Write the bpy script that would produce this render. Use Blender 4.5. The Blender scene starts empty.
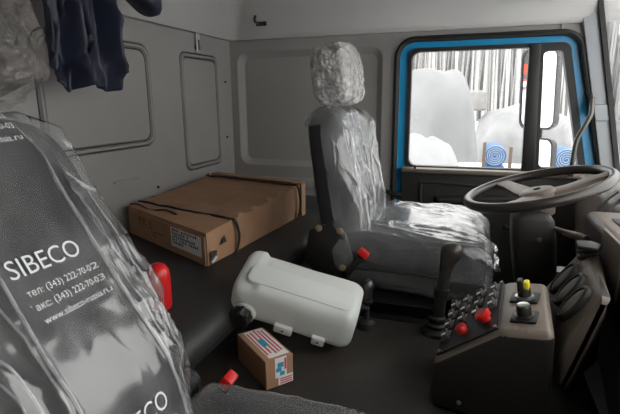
import bpy, bmesh, math, random
from mathutils import Vector, Matrix, Euler, noise
random.seed(7)
scene = bpy.context.scene
COL = scene.collection
PI = math.pi

# ------------------------------------------------------------------ camera, world, exposure
F_PX = 470.0
yaw, pit, roll = math.radians(18.9), math.radians(12.8), math.radians(0.5)
cam_d = bpy.data.cameras.new('camera'); cam = bpy.data.objects.new('camera', cam_d); COL.objects.link(cam)
cam_d.sensor_width = 36.0; cam_d.lens = F_PX * 36.0 / 620.0; cam_d.clip_start = 0.02; cam_d.clip_end = 300
fw = Vector((-math.sin(yaw) * math.cos(pit), math.cos(yaw) * math.cos(pit), -math.sin(pit)))
rt0 = Vector((math.cos(yaw), math.sin(yaw), 0)); up0 = rt0.cross(fw)
rt = rt0 * math.cos(roll) - up0 * math.sin(roll); up = rt.cross(fw)
cam.matrix_world = Matrix((
    (rt.x, up.x, -fw.x, 0), (rt.y, up.y, -fw.y, 0), (rt.z, up.z, -fw.z, 1.6), (0, 0, 0, 1)))
scene.camera = cam

world = bpy.data.worlds.new('overcast_sky'); scene.world = world; world.use_nodes = True
wn = world.node_tree; wn.nodes.clear()
bg = wn.nodes.new('ShaderNodeBackground'); wo = wn.nodes.new('ShaderNodeOutputWorld')
bg.inputs['Color'].default_value = (1.0, 0.985, 0.965, 1); bg.inputs['Strength'].default_value = 4.3
wn.links.new(bg.outputs[0], wo.inputs[0])
scene.view_settings.view_transform = 'Standard'; scene.view_settings.look = 'None'
scene.view_settings.gamma = 1.0; scene.view_settings.use_curve_mapping = False
scene.view_settings.exposure = 0.0

# ------------------------------------------------------------------ materials
MATS = {}
def nt(name):
    m = bpy.data.materials.new(name); m.use_nodes = True
    t = m.node_tree; t.nodes.clear()
    o = t.nodes.new('ShaderNodeOutputMaterial'); MATS[name] = m
    return m, t, o
def nd(t, typ, **k):
    n = t.nodes.new(typ)
    for a, v in k.items(): setattr(n, a, v)
    return n
def mat(name, col, rough=.6, metal=0.0, var=.12, vscale=8., bump=0., bscale=200., spec=.5, col2=None, coat=0., vdet=4.):
    """principled surface with noise colour variation and fine grain"""
    m, t, o = nt(name)
    p = nd(t, 'ShaderNodeBsdfPrincipled'); t.links.new(p.outputs[0], o.inputs[0])
    tc = nd(t, 'ShaderNodeTexCoord')
    n = nd(t, 'ShaderNodeTexNoise'); n.inputs['Scale'].default_value = vscale; n.inputs['Detail'].default_value = vdet
    t.links.new(tc.outputs['Object'], n.inputs['Vector'])
    r = nd(t, 'ShaderNodeValToRGB'); r.color_ramp.elements[0].position = .3; r.color_ramp.elements[1].position = .7
    c2 = col2 or tuple(min(1, c * (1 + var)) for c in col); c1 = tuple(c * (1 - var) for c in col) if not col2 else col
    r.color_ramp.elements[0].color = (*c1, 1); r.color_ramp.elements[1].color = (*c2, 1)
    t.links.new(n.outputs[0], r.inputs[0]); t.links.new(r.outputs[0], p.inputs['Base Color'])
    p.inputs['Roughness'].default_value = rough; p.inputs['Metallic'].default_value = metal
    p.inputs['Specular IOR Level'].default_value = spec; p.inputs['Coat Weight'].default_value = coat
    if bump:
        b = nd(t, 'ShaderNodeBump'); b.inputs['Strength'].default_value = bump; b.inputs['Distance'].default_value = .002
        n2 = nd(t, 'ShaderNodeTexNoise'); n2.inputs['Scale'].default_value = bscale; n2.inputs['Detail'].default_value = 2
        t.links.new(tc.outputs['Object'], n2.inputs['Vector']); t.links.new(n2.outputs[0], b.inputs['Height'])
        t.links.new(b.outputs[0], p.inputs['Normal'])
    return m
mat('wall_grey', (.30, .287, .276), .5, bump=.15, bscale=350, var=.05, vscale=3)
mat('roof_grey', (.40, .39, .38), .55, bump=.15, bscale=350, var=.05, vscale=3)
mat('trim_grey', (.42, .43, .43), .5, var=.05)
mat('pillar_grey', (.44, .46, .48), .5, var=.04)
mat('groove', (.05, .05, .05), .6)
mat('black_rubber', (.012, .012, .012), .55, bump=.1)
mat('black_plastic', (.010, .0095, .009), .42, bump=.25, bscale=500)
mat('dark_plastic', (.022, .020, .018), .5, bump=.35, bscale=450)
mat('dash_plastic', (.15, .122, .098), .45, bump=.35, bscale=420)
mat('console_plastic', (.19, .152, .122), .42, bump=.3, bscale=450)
mat('wheel_plastic', (.035, .029, .025), .32, bump=.15, bscale=500)
mat('switch_plastic', (.07, .063, .057), .3, var=.1)
mat('console_shaded', (.017, .0155, .0145), .5, bump=.3, bscale=450)  # darkened copy of console_plastic, shade put into the colour
mat('door_trim', (.020, .019, .018), .6, bump=.4, bscale=350)
mat('floor_mat', (.03, .028, .026), .75, bump=.5, bscale=300)
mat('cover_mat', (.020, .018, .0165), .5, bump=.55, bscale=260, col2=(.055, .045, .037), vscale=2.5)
mat('vinyl', (.020, .020, .0205), .48, bump=.5, bscale=320, var=.15, vscale=5)
mat('seat_fabric', (.016, .016, .017), .8, bump=.25, bscale=500)
mat('blue_paint', (.008, .30, .60), .3, var=.05, coat=.4)
mat('steel', (.55, .54, .52), .3, metal=1.0)
mat('dark_steel', (.12, .115, .11), .4, metal=.9)
mat('brass', (.55, .42, .28), .4, metal=.9)
mat('red_plastic', (.62, .012, .012), .35, var=.05)
mat('yellow_plastic', (.75, .62, .03), .35, var=.05)
mat('white_plastic', (.75, .75, .73), .4, var=.04)
mat('white_print', (.82, .83, .84), .5, var=.02)
mat('black_print', (.03, .028, .027), .6, var=.02)
mat('print_brown', (.09, .05, .03), .8, var=.1)
mat('paper', (.72, .71, .70), .7, var=.03)
mat('red_print', (.55, .06, .07), .6, var=.1)
mat('blue_print', (.02, .28, .42), .6, var=.1)
mat('cardboard', (.35, .195, .108), .8, bump=.3, bscale=120, var=.1, vscale=14)
mat('cardboard_edge', (.36, .22, .135), .85, var=.1)
mat('strap_black', (.012, .012, .012), .35)
mat('jacket_navy', (.012, .015, .034), .5, bump=.4, bscale=90, var=.3, vscale=12)
mat('snow', (.70, .71, .72), .9, bump=.3, bscale=4, var=.15, vscale=1)
mat('tarp_white', (.20, .202, .205), .8, bump=.3, bscale=5, var=.12, vscale=1.6)
mat('tarp_pale', (.27, .272, .275), .8, bump=.3, bscale=5, var=.2, vscale=2)
mat('tarp_grey', (.19, .192, .195), .8, var=.2, vscale=1.2)
mat('tarp_blue', (.03, .10, .25), .6, var=.2)
mat('tarp_pale_blue', (.2, .26, .34), .6, var=.2)
mat('far_trunk', (.42, .415, .41), .95, var=.2)
mat('far_wall', (.26, .255, .25), .9, var=.1)
mat('truck_red', (.75, .05, .02), .4, var=.05)
mat('tyre', (.03, .03, .03), .8)
mat('dark_wood', (.10, .07, .05), .8)

def sheet_fresnel(t, ior):
    """fresnel of a thin sheet: the same from either side"""
    g = nd(t, 'ShaderNodeNewGeometry'); mr = nd(t, 'ShaderNodeMapRange')
    mr.inputs['To Min'].default_value = ior; mr.inputs['To Max'].default_value = 1 / ior
    t.links.new(g.outputs['Backfacing'], mr.inputs['Value'])
    fr = nd(t, 'ShaderNodeFresnel'); t.links.new(mr.outputs[0], fr.inputs['IOR'])
    return fr
def film_mat(name, haze, gloss, rough, sc, wr, stretch=(1, 1, .3)):
    """clear wrapping film: see-through, faint white haze, mirror-like sheen broken up by wrinkles"""
    m, t, o = nt(name)
    tc = nd(t, 'ShaderNodeTexCoord')
    mp = nd(t, 'ShaderNodeMapping'); mp.inputs['Scale'].default_value = stretch
    t.links.new(tc.outputs['Object'], mp.inputs['Vector'])
    n = nd(t, 'ShaderNodeTexNoise', noise_type='RIDGED_MULTIFRACTAL'); n.inputs['Scale'].default_value = sc; n.inputs['Detail'].default_value = 3; n.inputs['Distortion'].default_value = .8
    t.links.new(mp.outputs[0], n.inputs['Vector'])
    b = nd(t, 'ShaderNodeBump'); b.inputs['Strength'].default_value = wr; b.inputs['Distance'].default_value = .01
    t.links.new(n.outputs[0], b.inputs['Height'])
    tr = nd(t, 'ShaderNodeBsdfTransparent'); tr.inputs[0].default_value = (.96, .96, .96, 1)
    df = nd(t, 'ShaderNodeBsdfDiffuse'); df.inputs[0].default_value = (.85, .86, .87, 1); t.links.new(b.outputs[0], df.inputs['Normal'])
    gs = nd(t, 'ShaderNodeBsdfGlossy'); gs.inputs['Roughness'].default_value = rough; t.links.new(b.outputs[0], gs.inputs['Normal'])
    n2 = nd(t, 'ShaderNodeTexNoise'); n2.inputs['Scale'].default_value = sc * .8; n2.inputs['Detail'].default_value = 4
    t.links.new(mp.outputs[0], n2.inputs['Vector'])
    hz = nd(t, 'ShaderNodeMapRange'); hz.inputs['From Min'].default_value = .35; hz.inputs['From Max'].default_value = .75
    hz.inputs['To Min'].default_value = haze * .5; hz.inputs['To Max'].default_value = haze * 2.2; t.links.new(n2.outputs[0], hz.inputs['Value'])
    m1 = nd(t, 'ShaderNodeMixShader'); t.links.new(hz.outputs[0], m1.inputs[0]); t.links.new(tr.outputs[0], m1.inputs[1]); t.links.new(df.outputs[0], m1.inputs[2])
    fr = sheet_fresnel(t, 1.5); t.links.new(b.outputs[0], fr.inputs['Normal'])
    mu = nd(t, 'ShaderNodeMath', operation='MULTIPLY', use_clamp=True); mu.inputs[1].default_value = gloss; t.links.new(fr.outputs[0], mu.inputs[0])
    m2 = nd(t, 'ShaderNodeMixShader'); t.links.new(mu.outputs[0], m2.inputs[0]); t.links.new(m1.outputs[0], m2.inputs[1]); t.links.new(gs.outputs[0], m2.inputs[2])
    t.links.new(m2.outputs[0], o.inputs[0])
    return m
film_mat('film', .085, 2.2, .15, 18, .35, (1, 1, .2))
film_mat('film_seat', .10, 2.2, .2, 30, .7, (1, 1, .18))
film_mat('film_cushion', .085, 1.35, .24, 14, .45, (.35, 1, 1))
film_mat('film_fold', .28, 2.5, .2, 30, .5)
film_mat('film_loose', .05, 2.0, .13, 18, .6)

def bubble_mat(name, lo, hi, c):
    m, t, o = nt(name)
    tc = nd(t, 'ShaderNodeTexCoord')
    v = nd(t, 'ShaderNodeTexVoronoi'); v.inputs['Scale'].default_value = 75; t.links.new(tc.outputs['Object'], v.inputs['Vector'])
    n = nd(t, 'ShaderNodeTexNoise'); n.inputs['Scale'].default_value = 18; n.inputs['Detail'].default_value = 4; n.inputs['Distortion'].default_value = 1.5
    t.links.new(tc.outputs['Object'], n.inputs['Vector'])
    b = nd(t, 'ShaderNodeBump'); b.inputs['Strength'].default_value = 1.0; b.inputs['Distance'].default_value = .006; b.invert = True
    t.links.new(v.outputs['Distance'], b.inputs['Height'])
    b2 = nd(t, 'ShaderNodeBump'); b2.inputs['Strength'].default_value = .45; b2.inputs['Distance'].default_value = .02
    t.links.new(n.outputs[0], b2.inputs['Height']); t.links.new(b.outputs[0], b2.inputs['Normal'])
    p = nd(t, 'ShaderNodeBsdfPrincipled'); p.inputs['Base Color'].default_value = (*c, 1); p.inputs['Roughness'].default_value = .10; p.inputs['Specular IOR Level'].default_value = 1.0
    t.links.new(b2.outputs[0], p.inputs['Normal'])
    tr = nd(t, 'ShaderNodeBsdfTransparent')
    mr = nd(t, 'ShaderNodeMapRange'); mr.inputs['From Min'].default_value = .3; mr.inputs['From Max'].default_value = .7
    mr.inputs['To Min'].default_value = lo; mr.inputs['To Max'].default_value = hi
    t.links.new(n.outputs[0], mr.inputs['Value'])
    mx = nd(t, 'ShaderNodeMixShader'); t.links.new(mr.outputs[0], mx.inputs[0]); t.links.new(tr.outputs[0], mx.inputs[1]); t.links.new(p.outputs[0], mx.inputs[2])
    t.links.new(mx.outputs[0], o.inputs[0])
bubble_mat('bubble_wrap', .45, .85, (.64, .62, .60)); bubble_mat('bubble_wrap_clear', .06, .5, (.32, .29, .265))
def glass_mat(name, refl, tint):
    m, t, o = nt(name)
    g = nd(t, 'ShaderNodeBsdfGlossy'); g.inputs['Roughness'].default_value = .02
    tr = nd(t, 'ShaderNodeBsdfTransparent'); tr.inputs[0].default_value = (*tint, 1)
    fr = sheet_fresnel(t, refl)
    mx = nd(t, 'ShaderNodeMixShader'); t.links.new(fr.outputs[0], mx.inputs[0]); t.links.new(tr.outputs[0], mx.inputs[1]); t.links.new(g.outputs[0], mx.inputs[2])
    t.links.new(mx.outputs[0], o.inputs[0])
glass_mat('window_glass', 1.4, (.97, .98, .98))
def tank_mat():
    m, t, o = nt('tank_plastic')
    p = nd(t, 'ShaderNodeBsdfPrincipled'); p.inputs['Base Color'].default_value = (.80, .82, .79, 1); p.inputs['Roughness'].default_value = .38
    tl = nd(t, 'ShaderNodeBsdfTranslucent'); tl.inputs[0].default_value = (.78, .80, .76, 1)
    tc = nd(t, 'ShaderNodeTexCoord'); n = nd(t, 'ShaderNodeTexNoise'); n.inputs['Scale'].default_value = 12
    t.links.new(tc.outputs['Object'], n.inputs['Vector'])
    r = nd(t, 'ShaderNodeMapRange'); r.inputs['To Min'].default_value = .2; r.inputs['To Max'].default_value = .4; t.links.new(n.outputs[0], r.inputs['Value'])
    mx = nd(t, 'ShaderNodeMixShader'); t.links.new(r.outputs[0], mx.inputs[0])
    t.links.new(p.outputs[0], mx.inputs[1]); t.links.new(tl.outputs[0], mx.inputs[2]); t.links.new(mx.outputs[0], o.inputs[0])
tank_mat()
m_, t_, o_ = nt('mirror_glass'); g_ = nd(t_, 'ShaderNodeBsdfGlossy'); g_.inputs['Roughness'].default_value = .02; g_.inputs[0].default_value = (.9, .9, .9, 1); t_.links.new(g_.outputs[0], o_.inputs[0])

# ------------------------------------------------------------------ mesh helpers
def V(*a): return Vector(a)
def rbox(bm, c, s, rot=None, bev=.005, seg=2):
    """bevelled box, centre c, size s"""
    g = bmesh.ops.create_cube(bm, size=1.0)['verts']
    for v in g: v.co = Vector((v.co.x * s[0], v.co.y * s[1], v.co.z * s[2]))
    M = Matrix.Translation(Vector(c)) @ (rot.to_4x4() if rot is not None else Matrix())
    if bev > 0:
        ed = list({e for v in g for e in v.link_edges})
        r = bmesh.ops.bevel(bm, geom=ed, offset=min(bev, min(s) * .49), segments=seg, profile=.5, affect='EDGES')
        g = list({v for f in r['faces'] for v in f.verts} | {v for v in g if v.is_valid})
    for v in g: v.co = M @ v.co
    return bm
def hexa(bm, near, far, bev=.01, seg=3):
    """prism between two matching polygons (lists of 3-D points)"""
    a = [bm.verts.new(p) for p in near]; b = [bm.verts.new(p) for p in far]
    n = len(a); fs = [bm.faces.new(a), bm.faces.new(list(reversed(b)))]
    for i in range(n): fs.append(bm.faces.new((a[i], b[i], b[(i + 1) % n], a[(i + 1) % n])))
    bmesh.ops.recalc_face_normals(bm, faces=fs)
    if bev > 0:
        ed = list({e for f in fs for e in f.edges})
        bmesh.ops.bevel(bm, geom=ed, offset=bev, segments=seg, profile=.5, affect='EDGES')
    return bm
def frame_of(d):
    d = d.normalized(); a = Vector((0, 0, 1)) if abs(d.z) < .9 else Vector((1, 0, 0))
    u = d.cross(a).normalized(); return u, d.cross(u).normalized()
def smooth_path(pts, n=8):
    pts = [Vector(p) for p in pts]; out = []
    P = [pts[0] * 2 - pts[1]] + pts + [pts[-1] * 2 - pts[-2]]
    for i in range(1, len(P) - 2):
        for k in range(n):
            t = k / n; a, b, c, d = P[i - 1], P[i], P[i + 1], P[i + 2]
            out.append(.5 * ((2 * b) + (c - a) * t + (2 * a - 5 * b + 4 * c - d) * t * t + (3 * b - a - 3 * c + d) * t ** 3))
    out.append(pts[-1]); return out
def tube(bm, pts, r, n=10, closed=False, sx=1.0, caps=True):
    pts = [Vector(p) for p in pts]; m = len(pts); rings = []
    pu = None
    for i, p in enumerate(pts):
        d = (pts[(i + 1) % m] - pts[i - 1]) if closed or 0 < i < m - 1 else (pts[1] - pts[0] if i == 0 else pts[-1] - pts[-2])
        d = d.normalized()
        if pu is None: u, w = frame_of(d)
        else:
            u = (pu - d * pu.dot(d)); u = u.normalized() if u.length > 1e-6 else frame_of(d)[0]; w = d.cross(u)
        pu = u; rr = r[i] if isinstance(r, (list, tuple)) else r
        rings.append([bm.verts.new(p + u * math.cos(2 * PI * k / n) * rr * sx + w * math.sin(2 * PI * k / n) * rr) for k in range(n)])
    loft(bm, rings, closed=closed, caps=caps and not closed)
def loft(bm, rings, closed=False, caps=True, wrap=True):
    m = len(rings); n = len(rings[0]); fs = []
    for i in range(m if closed else m - 1):
        a, b = rings[i], rings[(i + 1) % m]
        for k in range(n if wrap else n - 1):
            try: fs.append(bm.faces.new((a[k], a[(k + 1) % n], b[(k + 1) % n], b[k])))
            except ValueError: pass
    if caps:
        fs.append(bm.faces.new(list(reversed(rings[0])))); fs.append(bm.faces.new(rings[-1]))
    bmesh.ops.recalc_face_normals(bm, faces=fs)
    return fs
def lathe(bm, prof, o, axis, n=24, a0=None):
    """prof: list of (radius, height along axis)"""
    axis = Vector(axis).normalized(); u, w = frame_of(axis); o = Vector(o); rings = []
    for r, h in prof:
        rings.append([bm.verts.new(o + axis * h + (u * math.cos(2 * PI * k / n) + w * math.sin(2 * PI * k / n)) * max(r, 1e-4)) for k in range(n)])
    loft(bm, rings)
def rrect(x0, x1, y0, y1, r, n=6, x0b=None, x1b=None):
    """rounded rectangle outline; x0b, x1b: other x at the bottom edge (slanted sides)"""
    x0b = x0 if x0b is None else x0b; x1b = x1 if x1b is None else x1b
    pts = []
    for cx, cy, a in ((x1 - r, y1 - r, 0), (x0 + r, y1 - r, 90), (x0b + r, y0 + r, 180), (x1b - r, y0 + r, 270)):
        for k in range(n + 1):
            t = math.radians(a + 90 * k / n); pts.append((cx + r * math.cos(t), cy + r * math.sin(t)))
    return pts
def plate(bm, outer, holes, f, thick):
    """flat plate with holes: outlines in 2-D, f maps (a, b, depth) to 3-D"""
    tb = bmesh.new(); es = []
    for loop in [outer] + holes:
        vs = [tb.verts.new((p[0], p[1], 0)) for p in loop]
        es += [tb.edges.new((vs[i], vs[(i + 1) % len(vs)])) for i in range(len(vs))]
    bmesh.ops.triangle_fill(tb, edges=es, use_beauty=True, use_dissolve=False)
    tb.verts.ensure_lookup_table(); tb.verts.index_update(); fs = []
    A = [bm.verts.new(f(v.co.x, v.co.y, 0)) for v in tb.verts]; B = [bm.verts.new(f(v.co.x, v.co.y, thick)) for v in tb.verts]
    for fc in tb.faces:
        ix = [v.index for v in fc.verts]
        fs.append(bm.faces.new([A[i] for i in ix])); fs.append(bm.faces.new([B[i] for i in reversed(ix)]))
    for e in tb.edges:
        if len(e.link_faces) == 1:
            i, j = e.verts[0].index, e.verts[1].index
            fs.append(bm.faces.new((A[i], A[j], B[j], B[i])))
    bmesh.ops.recalc_face_normals(bm, faces=fs); tb.free()
def ring_band(bm, loops):
    """connect outlines of equal length (3-D points) into a band"""
    R = [[bm.verts.new(p) for p in l] for l in loops]
    loft(bm, R, caps=False)

def world_off(p):
    o = Vector((0, 0, 0))
    while p is not None: o += p.location; p = p.parent
    return o
def to_mesh(name, bm, m, sharp=40, flat=False):
    me = bpy.data.meshes.new(name); bm.to_mesh(me); bm.free()
    ms = m if isinstance(m, (list, tuple)) else [m]
    for q in ms: me.materials.append(MATS[q])
    if not flat:
        me.polygons.foreach_set('use_smooth', [True] * len(me.polygons)); me.set_sharp_from_angle(angle=math.radians(sharp))
    return me
def part(name, bm, m, parent, label=None, **k):
    off = world_off(parent)
    bmesh.ops.translate(bm, verts=bm.verts, vec=-off)
    o = bpy.data.objects.new(name, to_mesh(name, bm, m, **k)); COL.objects.link(o); o.parent = parent
    if label: o['label'] = label
    return o
def tag(o, label, cat, group=None, kind=None):
    o['label'] = label; o['category'] = cat
    if group: o['group'] = group
    if kind: o['kind'] = kind
    return o
def thing(name, label, cat, loc, group=None, kind=None):
    o = bpy.data.objects.new(name, None); o.empty_display_size = .05; COL.objects.link(o); o.location = loc
    return tag(o, label, cat, group, kind)
def single(name, bm, m, label, cat, group=None, kind=None, **k):
    xs = [v.co for v in bm.verts]
    c = Vector((sum(v.x for v in xs) / len(xs), sum(v.y for v in xs) / len(xs), min(v.z for v in xs)))
    bmesh.ops.translate(bm, verts=bm.verts, vec=-c)
    o = bpy.data.objects.new(name, to_mesh(name, bm, m, **k)); COL.objects.link(o); o.location = c
    return tag(o, label, cat, group, kind)
def B(): return bmesh.new()
def instance(name, me, parent, mtx=None):
    o = bpy.data.objects.new(name, me); COL.objects.link(o); o.parent = parent
    if mtx is not None:
        o.matrix_local = mtx
    return o
def text_pts(body, size, spacing=1.0, bold=0.0):
    """2-D triangles of a line of text, width and vertices"""
    cu = bpy.data.curves.new('t', 'FONT'); cu.body = body; cu.size = size; cu.space_character = spacing; cu.offset = bold
    cu.resolution_u = 3
    ob = bpy.data.objects.new('t', cu); COL.objects.link(ob)
    dg = bpy.context.evaluated_depsgraph_get(); me = bpy.data.meshes.new_from_object(ob.evaluated_get(dg))
    vs = [(v.co.x, v.co.y) for v in me.vertices]; fs = [tuple(p.vertices) for p in me.polygons]
    bpy.data.objects.remove(ob); bpy.data.curves.remove(cu); bpy.data.meshes.remove(me)
    return vs, fs
def text_bm(bm, body, size, f, align='L', spacing=1.0, bold=0.0, sx=1.0):
    vs, fs = text_pts(body, size, spacing, bold)
    w = max(v[0] for v in vs) if vs else 0
    dx = 0 if align == 'L' else (-w if align == 'R' else -w / 2)
    vv = [bm.verts.new(f((x + dx) * sx, y)) for x, y in vs]
    for fc in fs:
        try: bm.faces.new([vv[i] for i in fc])
        except ValueError: pass

YW = 2.45      # inner face of the driver's side wall
XR = -1.303    # inner face of the rear wall
ZS = 1.94      # seam between walls and roof lining

# ================================================================== SETTING
b = B(); rbox(b, (-.25, 1.1, .47), (2.3, 3.0, .06), bev=0)
single('floor', b, 'floor_mat', 'dark rubber floor of the truck cab', 'floor', kind='structure')

# rear wall with pressed panels
b = B(); f_r = lambda y, z, d: Vector((XR - d, y, z))
P1 = rrect(1.16, 1.738, 1.412, 1.835, .055); P2 = rrect(1.955, 2.312, 1.262, 1.832, .045)
plate(b, [(-.25, .5), (YW + .05, .5), (YW + .05, ZS + .02), (-.25, ZS + .02)], [P1, P2], f_r, .03)
wall_rear = single('wall_rear', b, 'wall_grey', 'grey painted rear wall of the cab with pressed panels', 'wall', kind='structure')
def inset_panel(y0, y1, z0, z1, r, parent):
    def L(g, d, rr): return [Vector((XR - d, p[0], p[1])) for p in rrect(y0 + g, y1 - g, z0 + g, z1 - g, rr)]
    bb = B(); ring_band(bb, [L(0, 0, r), L(.004, .006, r - .002), L(.008, .006, r - .004), L(.013, -.006, r - .007), L(.020, -.006, r - .010), L(.025, .006, r - .013), L(.029, .006, r - .015), L(.034, 0, r - .018)])
    l = L(.034, 0, r - .018); bb.faces.new([bb.verts.new(p) for p in l])
    pp = part('pressed_panel', bb, 'wall_grey', parent)
    for g in (.006, .027): bb = B(); tube(bb, L(g, .005, r - g * .5), .0032, 6, closed=True); part('panel_groove', bb, 'groove', pp)
inset_panel(1.16, 1.738, 1.412, 1.835, .055, wall_rear)
inset_panel(1.955, 2.312, 1.262, 1.832, .045, wall_rear)
b = B(); rbox(b, (XR + .003, 1.53, 1.293), (.012, .15, .012), bev=.005); part('pressed_rib', b, 'wall_grey', wall_rear)
for y, z in ((2.381, 1.702), (2.374, 1.402), (1.726, 1.23), (2.15, 1.225)):
    b = B(); lathe(b, [(.0065, 0), (.0065, .003), (.004, .006), (0, .006)], (XR, y, z), (1, 0, 0), 12); part('screw', b, 'black_plastic', wall_rear)

# driver's side wall: recessed panel and door opening
f_l = lambda x, z, d: Vector((x, YW + d, z))
REC = rrect(-1.26, -.445, 1.24, 1.862, .06)
DOOR = rrect(-.36, .428, .56, 1.872, .075, x1b=.705, n=10)
b = B()
plate(b, [(XR - .03, .5), (.76, .5), (.64, 1.15), (.61, 1.22), (.462, 1.90), (.43, 2.06), (.36, 2.02), (.14, ZS + .02), (XR - .03, ZS + .02)], [REC, DOOR], f_l, .05)
wall_left = single('wall_left', b, 'wall_grey', 'grey side wall of the cab around the driver door', 'wall', kind='structure')
def LL(g, d, r): return [Vector((p[0], YW + d, p[1])) for p in rrect(-1.26 + g, -.445 - g, 1.24 + g, 1.862 - g, r)]
b = B(); ring_band(b, [LL(0, 0, .06), LL(.006, .003, .056), LL(.026, .028, .04), LL(.034, .031, .034)])
b.faces.new([b.verts.new(p) for p in LL(.034, .031, .034)]); part('recessed_panel', b, 'wall_grey', wall_left)
b = B(); rbox(b, (-1.0, YW - .004, 1.15), (.5, .012, .05), bev=.005); part('pressed_rib', b, 'wall_grey', wall_left)
b = B(); tube(b, [Vector((p[0], YW - .008, p[1])) for p in rrect(-.372, .440, .548, 1.884, .085, x1b=.717, n=10)], .014, 8, closed=True)
part('door_seal', b, 'black_rubber', wall_left)
b = B(); rbox(b, (-.36, YW - .02, 1.12), (.13, .018, .022), rot=Euler((0, math.radians(9), 0)).to_matrix(), bev=.006); part('striker_strap', b, 'black_rubber', wall_left)

# door with blue painted edge, dark trim, window frame
door = thing('door_1', 'driver door with blue painted frame and dark trim panel', 'door', (.05, YW + .03, .56), kind='structure')
b = B()
WIN = rrect(-.315, .392, 1.255, 1.838, .04, x1b=.502, n=8)
plate(b, rrect(-.375, .443, .545, 1.887, .085, x1b=.72, n=10), [WIN], lambda x, z, d: Vector((x, YW + .012 + d, z)), .05); part('blue_frame', b, 'blue_paint', door)
def wl(g, d): return [Vector((p[0], YW + d, p[1])) for p in rrect(-.315 + g, .392 - g, 1.255 + g, 1.838 - g, .04, x1b=.502 - g, n=8)]
b = B(); ring_band(b, [wl(-.006, .014), wl(-.006, .002), wl(.012, .002), wl(.014, .03)]); part('window_gasket', b, 'black_rubber', door)
# divider post and quarter-light frame
b = B(); hexa(b, [V(.222, YW - .01, 1.842), V(.272, YW - .01, 1.842), V(.296, YW - .01, 1.25), V(.236, YW - .01, 1.25)],
              [V(.222, YW + .03, 1.842), V(.272, YW + .03, 1.842), V(.296, YW + .03, 1.25), V(.236, YW + .03, 1.25)], .006); part('divider_post', b, 'black_plastic', door)
def ql(g, d): return [Vector((p[0], YW + d, p[1])) for p in rrect(.262 + g, .39 - g, 1.255 + g, 1.832 - g, .02, x0b=.285 + g, x1b=.498 - g, n=5)]
b = B(); ring_band(b, [ql(0, .01), ql(0, -.006), ql(.024, -.006), ql(.026, .028)]); part('quarter_light_frame', b, 'black_rubber', door)
b = B(); plate(b, rrect(-.31, .25, 1.26, 1.835, .035, n=5), [], lambda x, z, d: Vector((x, YW + .028 + d, z)), .004); pane1 = b
# trim panel
b = B(); tp = [(-.335, .58), (.66, .58), (.525, 1.245), (-.333, 1.245)]
hexa(b, [V(x, YW - .03, z) for x, z in tp], [V(x, YW + .02, z) for x, z in tp], .012); trim = part('trim_panel', b, 'door_trim', door)
b = B(); hexa(b, [V(-.33, YW - .045, 1.236), V(.53, YW - .045, 1.236), V(.528, YW - .045, 1.258), V(-.33, YW - .045, 1.258)],
              [V(-.33, YW + .01, 1.236), V(.53, YW + .01, 1.236), V(.528, YW + .01, 1.262), V(-.33, YW + .01, 1.262)], .006); part('window_sill', b, 'dash_plastic', door)
b = B(); tube(b, smooth_path([(-.225, YW - .032, 1.07), (-.228, YW - .032, 1.16), (-.19, YW - .032, 1.19), (.15, YW - .032, 1.18), (.36, YW - .032, 1.19)], 6), .008, 8); part('pocket_edge', b, 'door_trim', trim)
b = B(); hexa(b, [V(-.14, YW - .075, 1.09), V(.40, YW - .075, 1.125), V(.40, YW - .075, 1.155), V(-.14, YW - .075, 1.115)],
              [V(-.17, YW - .02, 1.08), V(.42, YW - .02, 1.115), V(.42, YW - .02, 1.165), V(-.17, YW - .02, 1.125)], .008); part('armrest', b, 'door_trim', trim)
b = B(); lathe(b, [(.012, 0), (.012, .012), (.006, .02), (0, .02)], (.185, YW - .03, .985), (0, -1, 0), 12); tube(b, [(.185, YW - .045, .985), (.27, YW - .05, .992)], .006, 8); part('door_handle', b, 'dark_steel', trim)
b = B(); rbox(b, (-.262, YW - .035, 1.262), (.012, .012, .028), bev=.003); part('lock_pin', b, 'black_plastic', door)
w1 = single('window_1', pane1, 'window_glass', 'clear sliding pane of the driver door window', 'window', kind='structure')
b = B(); plate(b, rrect(.28, .385, 1.27, 1.815, .02, x0b=.30, x1b=.49, n=4), [], lambda x, z, d: Vector((x, YW + .026 + d, z)), .004)
single('window_2', b, 'window_glass', 'narrow quarter light pane beside the divider post', 'window', kind='structure')

# A-pillar, windscreen frame and pane
b = B()
for z0, z1, e in ((1.15, 1.50, .0), (1.50, 1.57, .006), (1.57, 2.1, 0)):
    def q(z, g): x0 = .572 - (z - 1.24) * .215; return [V(x0, YW + .01, z), V(x0, YW - .028 - g, z), V(x0 + .048, YW - .036 - g, z), V(x0 + .085, YW - .012, z), V(x0 + .085, YW + .01, z)]
    hexa(b, q(z0, e), q(z1, e), .004)
trim1 = single('trim_1', b, 'pillar_grey', 'light grey windscreen pillar trim beside the grab handle', 'trim', kind='structure')
b = B()
SC = lambda y, z, d: Vector((.634 - (z - 1.24) * .205 + d, y, z))
so = rrect(-.06, YW - .02, 1.20, 2.15, .09, n=8); si = rrect(-.03, YW - .05, 1.23, 2.12, .07, n=8)
plate(b, so, [si], lambda y, z, d: SC(y, z, d - .01), .02)
single('trim_2', b, 'black_rubber', 'black rubber gasket around the windscreen', 'trim', kind='structure')
b = B(); plate(b, rrect(-.04, YW - .04, 1.225, 2.13, .07, n=6), [], lambda y, z, d: SC(y, z, d + .002), .005)
single('window_3', b, 'window_glass', 'clear windscreen pane at the front of the cab', 'window', kind='structure')
# front bulkhead under the windscreen
b = B(); rbox(b, (.68, 1.1, .85), (.04, 2.75, .72), bev=0)
single('wall_front', b, 'dark_plastic', 'dark front bulkhead below the windscreen', 'wall', kind='structure')

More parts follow.
